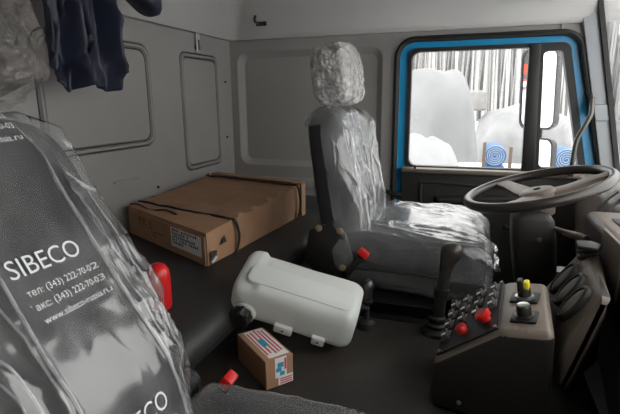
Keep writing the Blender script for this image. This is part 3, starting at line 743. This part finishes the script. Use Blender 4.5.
# black strap loops
def strap(us, slack):
    b = B(); pts = []
    for i in range(13): v = i / 12; pts.append(bp(us + .10 * (1 - v) * slack, v, 1) + V(0, 0, .006 + .010 * abs(nz(v * 4, us * 9, 1))))
    pts.reverse()
    for w in (1.02, .8, .5, .2, .0): pts.append(bp(us + .10 * slack + .02 * math.sin(w * 3), 0, w) + V(.010 + .006 * math.sin(w * PI), 0, 0))
    tube(b, smooth_path(pts, 3), .0045, 8, sx=1.6); part('strap', b, 'strap_black', bx)
strap(.10, 1.0); strap(.86, .2)
b = B(); pts = [bp(.02 + .06 * i / 10, 1 - i / 10 * .55, 1) + V(0, 0, .008 + .006 * math.sin(i)) for i in range(11)]; tube(b, smooth_path(pts, 3), .0035, 8); part('strap', b, 'strap_black', bx)
slab('tape_patch', [bp(.16, .18, 1.06), bp(.30, .20, 1.06), bp(.30, .45, 1.06), bp(.16, .43, 1.06)], up_z, 'cardboard_edge', cb, .0006)

# white plastic expansion tank
TK = thing('expansion_tank', 'white translucent plastic tank with black cap lying on engine cover', 'tank', (-.43, 1.17, .955))
MT = Matrix.Translation((-.419, 1.122, 1.078)) @ Euler((math.radians(17), math.radians(14.4), math.radians(7.9)), 'XYZ').to_matrix().to_4x4()
L_, D_, H_ = .335, .186, .118
b = B(); sec = []
def tank_ring(x, s, top):
    y0, y1 = -D_ / 2 * s, D_ / 2 * s; z0, z1 = -H_ / 2 * s, (H_ / 2) * s
    out = []
    o2 = rrect(y0, y1, z0, z1, .036 * s, n=6)
    for y, z in o2: out.append((x, y, z))
    return out
N = 34
for i in range(N + 1):
    u = i / N; x = -L_ / 2 + L_ * (.5 - .5 * math.cos(PI * u)); e = min(x + L_ / 2, L_ / 2 - x)
    s = 1.0 if e > .035 else math.sqrt(max(0, 1 - ((.035 - e) / .035) ** 2)) * .28 + .72
    ring = []
    for (xx, y, z) in tank_ring(x, s, 0):
        # waist below the top step, and the stepped left shoulder
        if z > .02 and y > .02: z -= .012 * min(1, (y - .02) / .02) * (1 if x > -.12 else 0)
        if abs(z - .022) < .02: y *= 1 - .02
        if x < -L_ / 2 + .06 and y < -.02: z -= .010 * (1 if z > 0 else 0)
        y += .003 * nz(x * 9, z * 9, 2); ring.append(b.verts.new(MT @ V(xx, y, z)))
    sec.append(ring)
loft(b, sec, caps=True); tb_ = part('tank_shell', b, 'tank_plastic', TK, sharp=60)
b = B(); o2 = []
for k in range(3):
    pass
rg = []
for d, g in ((-.001, 0), (.004, .001), (.006, .006)):
    rg.append([b.verts.new(MT @ V(p[0], p[1], H_ / 2 - .010 + d)) for p in rrect(-L_ / 2 + .03 + g, L_ / 2 - .02 - g, -D_ / 2 + .03 + g, .01 - g, .02, n=5)])
for r_ in rg: 
    for v in r_: v.co += (MT.to_3x3() @ V(0, 0, .008))
loft(b, rg, caps=True); part('top_step', b, 'tank_plastic', tb_)
mu_ = MT.to_3x3()
b = B(); cp = MT @ V(-.118, -D_ / 2 + .004, -.022); ax = mu_ @ V(-.12, -1, .05)
lathe(b, [(.030, -.01), (.030, .012), (.024, .014), (.024, .02)], cp, ax, 24); part('neck', b, 'tank_plastic', tb_)
b = B(); u_, w_ = frame_of(ax.normalized()); rgs = []
for r, h in ((.024, .014), (.027, .016), (.027, .036), (.024, .042), (.012, .044)):
    rgs.append([b.verts.new(cp + ax.normalized() * h + (u_ * math.cos(2 * PI * k / 64) + w_ * math.sin(2 * PI * k / 64)) * (r + (.0022 if (k // 4) % 2 and h < .04 else 0))) for k in range(64)])
loft(b, rgs); part('cap', b, 'black_plastic', TK)
for x in (-.01, .085):
    b = B(); rbox(b, MT @ V(x, -D_ / 2 - .004, -.036), (.05 if x < 0 else .034, .014, .026), rot=mu_, bev=.004); lg = part('mounting_lug', b, 'white_plastic', tb_)
    b = B(); lathe(b, [(.003, 0), (.003, .001), (0, .001)], MT @ V(x, -D_ / 2 - .011, -.036), mu_ @ V(0, -1, 0), 10); part('lug_hole', b, 'black_print', lg)
b = B(); lathe(b, [(.010, -.005), (.010, .012), (.007, .014), (.007, .03), (0, .03)], MT @ V(L_ / 2 - .004, .05, -.015), mu_ @ V(1, 0, 0), 14); part('hose_nipple', b, 'black_plastic', TK)

# small carton
sx = thing('small_box', 'small brown carton with striped tape in front of the white tank', 'box', (-.443, .955, .951))
SM = Matrix.Translation((-.447, .950, .9875)) @ Euler((0, 0, math.radians(-39))).to_matrix().to_4x4()
b = B(); rbox(b, (0, 0, 0), (.158, .072, .072), bev=.0015, seg=1); b.transform(SM); sc_ = part('carton', b, 'cardboard', sx)
def sl2(name, x0, x1, y0, y1, z, m, parent):
    b = B(); rbox(b, ((x0 + x1) / 2, (y0 + y1) / 2, z), (x1 - x0, y1 - y0, .0006), bev=0); bmesh.ops.translate(b, verts=b.verts, vec=(0, 0, -.0042)); b.transform(SM); return part(name, b, m, parent)
def sl3(name, y0, y1, z0, z1, m, parent, d=0):
    b = B(); rbox(b, (.0795 + d, (y0 + y1) / 2, (z0 + z1) / 2 * .9), (.0006, y1 - y0, z1 - z0), bev=0); b.transform(SM); return part(name, b, m, parent)
tp_ = sl2('striped_tape', -.073, .070, -.022, .030, .0405, 'paper', sc_)
for y0 in (-.019, -.009, .002, .011, .020):
    sl2('red_stripe', -.071 + random.random() * .01, .066 - random.random() * .03, y0, y0 + .004, .0411, 'red_print', tp_)
sl2('blue_print', -.02, .016, -.010, .006, .0415, 'blue_print', tp_)
sk = sl3('sticker', -.012, .018, -.012, .038, 'paper', sc_)
for y0, y1, z0, z1, m in ((-.006, .010, .014, .026, 'blue_print'), (-.010, .004, .002, .012, 'blue_print'), (.012, .017, .006, .034, 'red_print'), (.0, .012, -.010, .0, 'blue_print')): sl3('sticker_print', y0, y1, z0, z1, m, sk, .0005)
sk = sl3('lower_sticker', -.004, .034, -.036, -.014, 'paper', sc_)
for k in range(3): sl3('sticker_print', .0, .031, -.034 + k * .006, -.031 + k * .006, 'red_print', sk, .0005)

# red canister behind the wrapped seat back
b = B(); lathe(b, [(.0, 0), (.026, .002), (.029, .008), (.029, .085), (.027, .10), (.020, .112), (.010, .118), (0, .119)], (-.712, .915, 1.094), (0, 0, 1), 24)
single('red_canister', b, 'red_plastic', 'small red rounded canister standing on the bunk behind the nearest seat', 'canister')

# jacket hanging over the rear wall
jk = thing('jacket', 'dark navy jacket hanging from the roof by the rear wall', 'jacket', (-1.15, 1.27, 1.63))
def hem(u):
    pts = [(0, 1.735), (.10, 1.70), (.30, 1.628), (.45, 1.65), (.64, 1.668), (.66, 1.642), (.80, 1.632), (.88, 1.636), (.91, 1.69), (1.0, 1.72)]
    for (a, p), (c, q) in zip(pts, pts[1:]):
        if a <= u <= c: return p + (q - p) * (u - a) / (c - a)
    return 1.74
def jx(u, z):
    f = .030 * math.sin(u * 15 + 1.2 + .8 * nz(u * 3, z * 2, 0)) + .018 * math.sin(u * 27 + z * 5) + .014 * nz(u * 10, z * 6, 5) + .020 * cr(u * 4 + z * 2.5, z * 3 - u * 2, 3) - .012 * cr(u * 3 - z * 4, z * 3, 8)
    if u > .60: f += .035
    return -1.185 + f * (1 if z < 2.0 else .8) + .055 + max(0, z - 1.94) * .22
b = B(); rows = []
for i in range(121):
    u = i / 120; c = []
    for k in range(61):
        v = k / 60; z = hem(u) + (2.24 - hem(u)) * v; y = 1.055 + .238 * u * (1 - .10 * v) + .02 * v + .012 * nz(u * 6, z * 5, 2)
        c.append(b.verts.new(V(jx(u, z), y, z)))
    rows.append(c)
loft(b, rows, caps=False, wrap=False)
jo = part('body', b, 'jacket_navy', jk, sharp=180); md = jo.modifiers.new('thickness', 'SOLIDIFY'); md.thickness = .006; md.offset = 0
b = B(); pts = smooth_path([(-1.10, 1.42, 2.2), (-1.09, 1.45, 2.06), (-1.08, 1.44, 1.98), (-1.085, 1.47, 1.905)], 6)
rgs = []
pts = smooth_path([(-1.08, 1.34, 2.20), (-1.07, 1.41, 2.06), (-1.07, 1.44, 1.98), (-1.08, 1.405, 1.915)], 6)
tube(b, pts, [.065 + .012 * math.sin(i * .9) for i in range(len(pts))], 20, sx=.7)
for v in b.verts: v.co += V(nz(v.co.x * 20, v.co.y * 20, v.co.z * 20), nz(v.co.y * 20, v.co.z * 20, 3), 0) * .012
part('sleeve', b, 'jacket_navy', jk, sharp=180)
b = B(); tube(b, smooth_path([(-1.24, 1.28, 2.26), (-1.16, 1.28, 2.25), (-1.13, 1.28, 2.28)], 5), .006, 8); part('hanging_loop', b, 'black_rubber', jk)

# hook on the roof side, latch on the rear wall
hk = thing('roof_hook', 'small black coat hook on the roof lining above the rear corner', 'hook', (-1.10, 2.40, 2.0))
b = B(); rbox(b, (-1.085, 2.402, 1.994), (.058, .014, .022), rot=Euler((math.radians(12), 0, 0)).to_matrix(), bev=.003); part('mount', b, 'black_plastic', hk)
b = B(); tube(b, smooth_path([(-1.10, 2.405, 1.998), (-1.105, 2.375, 2.0), (-1.105, 2.365, 2.014), (-1.10, 2.368, 2.03)], 4), .007, 8); part('prong', b, 'black_plastic', hk)
lt = thing('toggle_latch', 'small steel toggle latch above the narrow rear wall panel', 'latch', (XR + .01, 2.11, 1.83))
b = B(); rbox(b, (XR + .004, 2.115, 1.855), (.006, .05, .022), bev=.002); part('base_plate', b, 'dark_steel', lt)
b = B(); tube(b, smooth_path([(XR + .010, 2.10, 1.84), (XR + .012, 2.095, 1.90), (XR + .012, 2.098, 1.93), (XR + .012, 2.112, 1.93), (XR + .012, 2.115, 1.90), (XR + .010, 2.12, 1.84)], 5), .0045, 8); part('loop', b, 'steel', lt)
b = B(); rbox(b, (XR + .012, 2.11, 1.868), (.008, .018, .05), bev=.003); part('lever', b, 'dark_steel', lt)

# grab handle on the windscreen pillar
gh = thing('grab_handle', 'black bent grab handle on the windscreen pillar', 'handle', (.45, 2.38, 1.29))
b = B(); tube(b, smooth_path([(.492, 2.40, 1.60), (.487, 2.375, 1.565), (.482, 2.35, 1.53), (.46, 2.34, 1.475), (.438, 2.34, 1.42), (.432, 2.345, 1.34), (.432, 2.36, 1.26)], 6), .010, 10); part('bar', b, 'dark_steel', gh)
b = B(); rbox(b, (.49, 2.405, 1.57), (.018, .02, .09), rot=Euler((0, math.radians(-10), 0)).to_matrix(), bev=.005); part('upper_mount', b, 'black_rubber', gh)
b = B(); rbox(b, (.432, 2.375, 1.27), (.022, .05, .03), bev=.005); part('lower_mount', b, 'black_rubber', gh)

# ================================================================== STEERING
WC = V(.208, 1.64, 1.320); tilt = math.radians(15)
wn_ = V(-math.sin(tilt), -.03, math.cos(tilt)).normalized(); wu = V(math.cos(tilt), 0, math.sin(tilt)); wv = wn_.cross(wu).normalized(); wu = wv.cross(wn_)
sw = thing('steering_wheel', 'black steering wheel with three spokes on its column', 'steering wheel', WC - V(0, 0, .30))
b = B(); tube(b, [WC + (wu * math.cos(2 * PI * k / 64) + wv * math.sin(2 * PI * k / 64)) * .213 for k in range(64)], .0155, 14, closed=True); rim = part('rim', b, 'wheel_plastic', sw)
def spoke(a, w0, w1):
    d = wu * math.cos(a) + wv * math.sin(a); s = wn_.cross(d)
    b = B()
    def sec(r, w, z, h): return [WC + d * r + s * q * w + wn_ * (z + g) for q, g in ((-1, -h), (-1, h), (-.6, h * 1.5), (.6, h * 1.5), (1, h), (1, -h))]
    rr_ = [[b.verts.new(p) for p in sec(*q)] for q in ((.02, w0, -.028, .009), (.08, w0 * .9, -.024, .008), (.155, w1, -.008, .006), (.206, w1 * 1.1, 0, .005))]
    loft(b, rr_); part('spoke', b, 'dash_plastic', sw)
for a in (math.radians(118), math.radians(238), math.radians(-2)): spoke(a, .036, .024)
b = B(); lathe(b, [(.0, -.05), (.050, -.05), (.056, -.035), (.056, -.014), (.046, -.006), (.02, -.004), (.0, -.004)], WC, wn_, 32); hub = part('hub', b, 'dash_plastic', sw)
b = B(); rbox(b, WC - wn_ * .002, (.02, .02, .004), rot=Matrix((wu, wv, wn_)).transposed(), bev=.001); part('emblem_plate', b, 'black_plastic', hub)
col = thing('steering_column', 'dark plastic steering column shroud below the wheel', 'column', (.25, 1.64, .5))
b = B(); rings = []
ctr = [(WC - wn_ * .055, .040, .040), (WC - wn_ * .068, .05, .05)]
base_t = WC - wn_ * .07
for h, sxx, syy in ((0, .035, .045), (-.012, .052, .062), (-.03, .062, .07), (-.10, .066, .072), (-.20, .064, .07), (-.26, .06, .062)):
    c = base_t + V(-.028 - h * .12, 0, h)
    rings.append([b.verts.new(c + V(p[0], p[1], 0)) for p in rrect(-sxx, sxx, -syy, syy, .025, n=5)])
loft(b, rings); cs = part('shroud', b, 'dark_plastic', col)
b = B(); tube(b, [WC - wn_ * .045, WC - wn_ * .09], [.048, .040], 20); part('collar', b, 'dash_plastic', col)
b = B(); tube(b, [base_t + V(.07, 0, -.2), (.40, 1.64, .56)], .028, 12); part('shaft', b, 'dark_steel', col)
b = B(); lathe(b, [(.008, 0), (.008, .006), (0, .007)], base_t + V(-.005, -.074, -.085), (0, -1, 0), 12); part('screw', b, 'steel', cs)
b = B(); tube(b, [base_t + V(.04, -.06, -.05), base_t + V(.075, -.20, -.03)], [.008, .006], 8); tube(b, [base_t + V(.075, -.20, -.03), base_t + V(.085, -.25, -.025)], [.011, .010], 10); part('stalk', b, 'console_plastic', col)
b = B(); rbox(b, base_t + V(.085, -.10, -.055), (.05, .05, .018), rot=Euler((0, .25, .5)).to_matrix(), bev=.004); part('switch_block', b, 'console_plastic', col)
b = B(); tube(b, smooth_path([base_t + V(.09, -.1, -.06), base_t + V(.13, -.15, -.09), base_t + V(.15, -.2, -.16), base_t + V(.10, -.22, -.20)], 6), .006, 8); tube(b, smooth_path([base_t + V(.09, -.08, -.06), base_t + V(.15, -.12, -.07), base_t + V(.16, -.15, -.18)], 6), .005, 8); part('cable', b, 'dash_plastic', col)

# ================================================================== CONTROL CONSOLE
cn = thing('control_console', 'brown switch console with red knobs standing on the engine cover', 'console', (.06, 1.03, .95))
A0, B0, C0 = V(-.049, .93, 1.058), V(.081, .90, 1.165), V(.168, .88, 1.181)
A1, B1, C1 = V(-.022, 1.17, 1.085), V(.107, 1.15, 1.178), V(.187, 1.13, 1.190)
gl = lambda p, x=0: V(p.x + x, p.y, .952)
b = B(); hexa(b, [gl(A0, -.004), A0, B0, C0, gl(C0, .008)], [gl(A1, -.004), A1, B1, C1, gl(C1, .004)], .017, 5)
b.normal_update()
for f in b.faces: f.material_index = 1 if f.normal.z < .35 else 0  # top keeps the lit brown, sides get shade as a darker colour
cbody = part('housing', b, ['console_plastic', 'console_shaded'], cn)
eu = (B0 - A0); ev = (A1 - A0); en = eu.cross(ev).normalized()
def cpnt(u, v, h=0): return (A0 + eu * u).lerp(A1 + (B1 - A1) * u, v) + en * h
vs = [cpnt(.06, .055, .001), cpnt(.94, .055, .001), cpnt(.94, .945, .001), cpnt(.06, .945, .001)]
b = B(); hexa(b, vs, [p + en * .004 for p in vs], .001, 1); pl_ = part('switch_plate', b, 'black_plastic', cbody)
un, vn = eu.normalized(), (ev - eu.normalized() * ev.dot(eu.normalized())).normalized()
RM = Matrix((un, vn, en)).transposed()
def shared(name, build, m):
    b = B(); build(b); return to_mesh(name, b, m)
def sw_build(b):
    rbox(b, (0, 0, .003), (.021, .033, .006), bev=.0015, seg=1)
    hexa(b, [V(-.0075, -.012, .005), V(.0075, -.012, .005), V(.0075, .012, .005), V(-.0075, .012, .005)], [V(-.0075, -.012, .010), V(.0075, -.012, .010), V(.0065, .011, .016), V(-.0065, .011, .016)], .001, 1)
me_sw = shared('rocker_switch', sw_build, 'switch_plastic')
me_mk = shared('icon_mark', lambda b: rbox(b, (0, -.006, .0132), (.010, .006, .0014), bev=0), 'white_print')
me_sc = shared('plate_screw', lambda b: lathe(b, [(.004, 0), (.004, .002), (0, .003)], (0, 0, 0), (0, 0, 1), 10), 'steel')
def place(me, name, p, parent): 
    return instance(name, me, parent, Matrix.Translation(p - world_off(parent)) @ RM.to_4x4())
SWP = [(.17, .84), (.17, .655), (.17, .47), (.17, .285), (.38, .84), (.38, .655), (.38, .47), (.60, .84), (.60, .655), (.60, .47), (.83, .84), (.83, .675), (.83, .51)]
for u, v in SWP:
    o = place(me_sw, 'rocker_switch', cpnt(u, v, .005), pl_); mk = instance('icon_mark', me_mk, o)
for u, v in ((.10, .10), (.90, .10), (.10, .90), (.90, .97), (.10, .5)): place(me_sc, 'plate_screw', cpnt(u, v, .005), pl_)
b = B(); lathe(b, [(.010, 0), (.010, .008), (.016, .010), (.017, .018), (.014, .022), (0, .022)], cpnt(.77, .27, .005), en, 24); part('red_knob', b, 'red_plastic', pl_, 'large round red knob')
b = B(); lathe(b, [(.010, 0), (.010, .006), (.013, .008), (.012, .016), (.009, .018), (0, .018)], cpnt(.44, .24, .005), en, 20); part('red_button', b, 'red_plastic', pl_, 'small round red button')
eu2 = (C0 - B0); ev2 = (B1 - B0); en2 = eu2.cross(ev2).normalized()
def kp(u, v, h=0): return (B0 + eu2 * u).lerp(B1 + (C1 - B1) * u, v) + en2 * h
RM2 = Matrix((eu2.normalized(), en2.cross(eu2.normalized()), en2)).transposed()
for (u, v, w, m1, yl) in ((.42, .60, .056, 'steel', 1), (.42, .24, .048, 'dark_steel', 0)):
    b = B(); rbox(b, kp(u, v, .003), (w, .05, .005), rot=RM2, bev=.002); kb = part('knob_plate', b, 'black_plastic', cbody)
    b = B(); lathe(b, [(.019, 0), (.019, .003), (.015, .004), (0, .004)], kp(u, v, .005), en2, 24); part('dial_ring', b, m1, kb)
    b = B(); lathe(b, [(.014, 0), (.0135, .016), (.012, .019), (0, .019)], kp(u, v, .008), en2, 20); kk = part('rotary_knob', b, 'black_plastic', kb)
    b = B()
    if yl: rbox(b, kp(u, v, .034) + RM2 @ V(-.006, 0, 0), (.011, .024, .022), rot=RM2, bev=.003); part('grip', b, 'black_plastic', kk); b = B(); rbox(b, kp(u, v, .033) + RM2 @ V(.006, 0, 0), (.012, .022, .018), rot=RM2, bev=.004); part('yellow_grip', b, 'yellow_plastic', kk, 'yellow half of the knob')
    else: lathe(b, [(.0115, 0), (.0115, .003), (.0, .004)], kp(u, v, .027), en2, 16); part('knob_cap', b, 'steel', kk)
b = B(); lathe(b, [(.005, 0), (.004, .003), (0, .003)], V(.01, .914, .985), (-.2, -1, 0), 10); part('side_screw', b, 'steel', cbody)

# gear lever and small lever
gv = thing('gear_lever', 'black gear lever with bulbous knob beside the driver seat cushion', 'gear lever', (-.06, 1.28, .94))
b = B(); lathe(b, [(.045, 0), (.042, .012), (.030, .02), (.030, .03), (.024, .035), (.024, .05), (.019, .055)], (-.06, 1.28, .948), (0, 0, 1), 20); part('boot', b, 'black_rubber', gv)
b = B(); pts = smooth_path([(-.058, 1.28, .98), (-.054, 1.28, 1.05), (-.046, 1.28, 1.12), (-.040, 1.28, 1.17)], 5); tube(b, pts, [.017 + .002 * (i == 6) for i in range(len(pts))], 14); part('shaft', b, 'dark_plastic', gv)
b = B(); pts = [(-.045, 1.28, 1.135), (-.042, 1.28, 1.15), (-.040, 1.28, 1.165), (-.036, 1.28, 1.18), (-.030, 1.28, 1.195), (-.027, 1.28, 1.208), (-.027, 1.28, 1.216), (-.027, 1.28, 1.220)]
tube(b, pts, [.018, .019, .022, .027, .030, .026, .018, .006], 20, sx=.85); part('knob', b, 'wheel_plastic', gv, sharp=180)
b = B(); tube(b, [(-.053, 1.28, 1.06), (-.051, 1.28, 1.085)], .021, 16); part('collar', b, 'black_rubber', gv)
lv = thing('range_lever', 'short lever with grey metallic knob beside the white tank', 'lever', (-.255, 1.25, .94))
b = B(); tube(b, [(-.255, 1.25, .95), (-.256, 1.25, 1.055)], .007, 8); lathe(b, [(.03, 0), (.026, .02), (.012, .03)], (-.255, 1.25, .948), (0, 0, 1), 16); part('shaft', b, 'black_rubber', lv)
b = B(); lathe(b, [(.012, 0), (.013, .006), (.0135, .03), (.017, .045), (.016, .058), (.009, .066), (0, .067)], (-.256, 1.25, 1.03), (.05, 0, 1), 18); part('knob', b, 'dark_steel', lv)
b = B(); lathe(b, [(.018, 0), (.018, .006), (.013, .008)], (-.256, 1.25, 1.028), (0, 0, 1), 16); part('lock_ring', b, 'black_plastic', lv)

# ================================================================== OUTSIDE
def grid_obj(name, x0, x1, y0, y1, nx, ny, h, m, *a, **k):
    b = B(); g = [[b.verts.new((x0 + (x1 - x0) * i / nx, y0 + (y1 - y0) * j / ny, h(x0 + (x1 - x0) * i / nx, y0 + (y1 - y0) * j / ny))) for j in range(ny + 1)] for i in range(nx + 1)]
    for i in range(nx):
        for j in range(ny): b.faces.new((g[i][j], g[i + 1][j], g[i + 1][j + 1], g[i][j + 1]))
    return single(name, b, m, *a, sharp=180, **k)
ZG = -.9
grid_obj('ground', -60, 60, -40, 90, 60, 65, lambda x, y: ZG + .25 * nz(x * .15, y * .15, 3) + (.10 * (y - 30) if y > 30 else 0) * .3, 'snow', 'snow covered yard outside the cab', 'ground', kind='structure')
def mound(name, c, s, seed, m, label, cat='tarp', p=.6, drape=.25):
    b = B(); rg = []
    for i in range(29):
        t = PI / 2 * i / 28; r = math.cos(t) ** p; h = math.sin(t) ** .75; ring = []
        for k in range(64):
            a = 2 * PI * k / 64; d = 1 + drape * nz(math.cos(a) * 1.6 + seed, math.sin(a) * 1.6, h * 1.2) + .10 * nz(math.cos(a) * 6, math.sin(a) * 6 + seed, h * 1.5) * (1 - h)
            ring.append(b.verts.new(V(c[0] + s[0] * sgnpow(math.cos(a), .75) * r * d, c[1] + s[1] * sgnpow(math.sin(a), .75) * r * d, ZG + s[2] * (h + .10 * nz(math.cos(a) * 2 * r + seed, math.sin(a) * 2 * r, 7)))))
        rg.append(ring)
    loft(b, rg); return single(name, b, m, label, cat, sharp=180)
mound('covered_vehicle', (-1.05, 10.8, 0), (1.25, 1.4, 3.05), 1.3, 'tarp_white', 'big white tarpaulin covered vehicle behind the left of the window', 'covered vehicle', .45)
mound('snow_pile', (-.62, 6.2, 0), (.62, .6, 2.0), 5.1, 'tarp_pale', 'rounded white heap low in front of the big covered vehicle', 'snow heap', .5)
mound('snow_pile', (1.35, 14.5, 0), (1.5, 1.3, 2.3), 9.4, 'tarp_pale', 'white snowy heap behind the middle of the window', 'snow heap', .6)
mound('snow_pile', (3.4, 10.5, 0), (1.3, 1.3, 2.1), 2.4, 'tarp_grey', 'greyish covered heap behind the narrow quarter light', 'snow heap', .6)
mound('snow_pile', (9.5, 11.0, 0), (2.6, 2.5, 2.6), 12.4, 'tarp_grey', 'snowy heap seen through the windscreen edge', 'snow heap', .6)
def dark_gap(c, s): 
    b = B(); rbox(b, c, s, bev=.08, seg=3); return b
single('machine_crate', dark_gap((-.05, 14.5, 1.55), (.8, .8, .55)), 'far_wall', 'small grey machine hood among the snow heaps', 'machine')
# flat trailer with stakes and blue rolls
tr_ = thing('flat_trailer', 'snow covered flat trailer with dark stakes below the window', 'trailer', (.9, 7.6, ZG))
b = B(); rbox(b, (.95, 7.9, .42), (2.3, 1.2, .24), bev=.05); part('bed', b, 'snow', tr_)
b = B(); rbox(b, (.95, 7.9, -.1), (2.0, 1.0, .8), bev=.05); part('chassis', b, 'tarp_grey', tr_)
for x, h in ((.19, .98), (.55, .92), (1.10, .95), (1.55, .95)):
    b = B(); rbox(b, (x, 7.35, .45 + (h - .45) / 2), (.045, .045, h - .45), bev=.006); part('stake', b, 'dark_wood', tr_)
def roll(c, r, L, lab):
    t = thing('blue_roll', lab, 'roll', (c[0], c[1], c[2] - r), group='blue rolls on the trailer')
    b = B(); lathe(b, [(r * .98, 0), (r, .01), (r, L), (r * .98, L + .01)], c, (0, 1, 0), 32); part('sheet', b, 'tarp_blue', t)
    b = B(); n = 130; pts = []
    for i in range(n): a = i / n * 4.5 * 2 * PI; q = r * (1 - .9 * i / n); pts.append((c[0] + q * math.cos(a), c[1] - .004, c[2] + q * math.sin(a)))
    tube(b, pts, .009, 6); part('spiral_edge', b, 'tarp_pale_blue', t)
    b = B(); rbox(b, (c[0], c[1] + L * .5, (c[2] - r + .545) / 2), (r * 1.8, L, c[2] - r - .545), bev=.015); part('support', b, 'tarp_blue', t)
roll((.345, 7.4, .78), .155, .6, 'blue rolled sheet between two stakes left of the divider post')
roll((1.30, 7.5, .74), .155, .6, 'blue rolled sheet behind the lower mirror at the quarter light')
# bare trees
tv, tf = [], []
for i in range(5200):
    x = -26 + 68 * random.random(); y = 45 + 26 * random.random(); h = 6 + 8 * random.random(); q = .07 + .10 * random.random(); lean = random.uniform(-.5, .5); n0 = len(tv)
    for k in range(4): a = PI / 2 * k; tv += [(x + q * math.cos(a), y + q * math.sin(a), -.5), (x + lean + .03 * math.cos(a), y + .03 * math.sin(a), h)]
    for k in range(4): tf.append((n0 + 2 * k, n0 + (2 * k + 2) % 8, n0 + (2 * k + 3) % 8, n0 + 2 * k + 1))
me_t = bpy.data.meshes.new('w'); me_t.from_pydata(tv, [], tf); b = B(); b.from_mesh(me_t); bpy.data.meshes.remove(me_t)
single('bare_woodland', b, 'far_trunk', 'pale bare woodland along the far edge of the yard', 'woodland', kind='stuff')
# red lorry behind, seen in the mirror
rl = thing('red_lorry', 'red lorry standing behind the cab and seen in the door mirror', 'lorry', (-36, 5.9, ZG))
lx, ly = -36.0, 5.9
b = B(); rbox(b, (lx, ly, .9), (2.0, 2.3, 2.3), bev=.15, seg=3); part('cab', b, 'truck_red', rl)
b = B(); rbox(b, (lx + 1.02, ly, 1.35), (.06, 2.0, .8), bev=.02); part('windscreen', b, 'groove', rl)
b = B(); rbox(b, (lx + 1.02, ly, .1), (.1, 2.2, .35), bev=.03); part('bumper', b, 'dark_steel', rl)
for s in (-1, 1):
    b = B(); lathe(b, [(.2, -.15), (.5, -.15), (.52, -.1), (.52, .1), (.5, .15), (.2, .15)], (lx + .2, ly + s * 1.0, ZG + .53), (0, 1, 0), 24); part('wheel', b, 'tyre', rl)
b = B(); rbox(b, (lx - 3, ly, 1.0), (3.8, 2.3, 2.6), bev=.1); part('cargo_body', b, 'far_wall', rl)

# exterior mirrors
mr = thing('door_mirror', 'tall black framed mirror with small lower mirror outside the door window', 'mirror', (.33, 2.80, 1.15))
mn = V(-.76, -.65, -.06).normalized(); mx_ = V(0, 0, 1).cross(mn).normalized(); mz = mn.cross(mx_)
def mface(c, w, h, r, nm, par):
    def ol(g, d): return [c + mx_ * p[0] + mz * p[1] + mn * d for p in rrect(-w / 2 + g, w / 2 - g, -h / 2 + g, h / 2 - g, r, n=6)]
    b = B(); R_ = [[b.verts.new(p) for p in ol(*q)] for q in ((.03, -.045), (.005, -.03), (0, 0), (0, .008), (.010, .008), (.011, .003))]
    loft(b, R_, caps=False); b.faces.new(R_[0]); hs = part(nm, b, 'black_plastic', par)
    b = B(); b.faces.new([b.verts.new(p) for p in ol(.009, .003)]); part('mirror_glass', b, 'mirror_glass', hs)
mface(V(.318, 2.80, 1.645), .235, .415, .045, 'main_mirror', mr)
mface(V(.348, 2.80, 1.295), .19, .20, .035, 'lower_mirror', mr)
b = B(); tube(b, smooth_path([(.40, 2.50, 1.20), (.37, 2.80, 1.22), (.36, 2.86, 1.30), (.352, 2.86, 1.5), (.345, 2.86, 1.75), (.35, 2.84, 1.88), (.40, 2.52, 1.92)], 8), .011, 10); part('bracket', b, 'black_plastic', mr)
b = B(); rbox(b, (.354, 2.83, 1.375), (.05, .05, .035), bev=.006); part('clamp', b, 'black_plastic', mr)
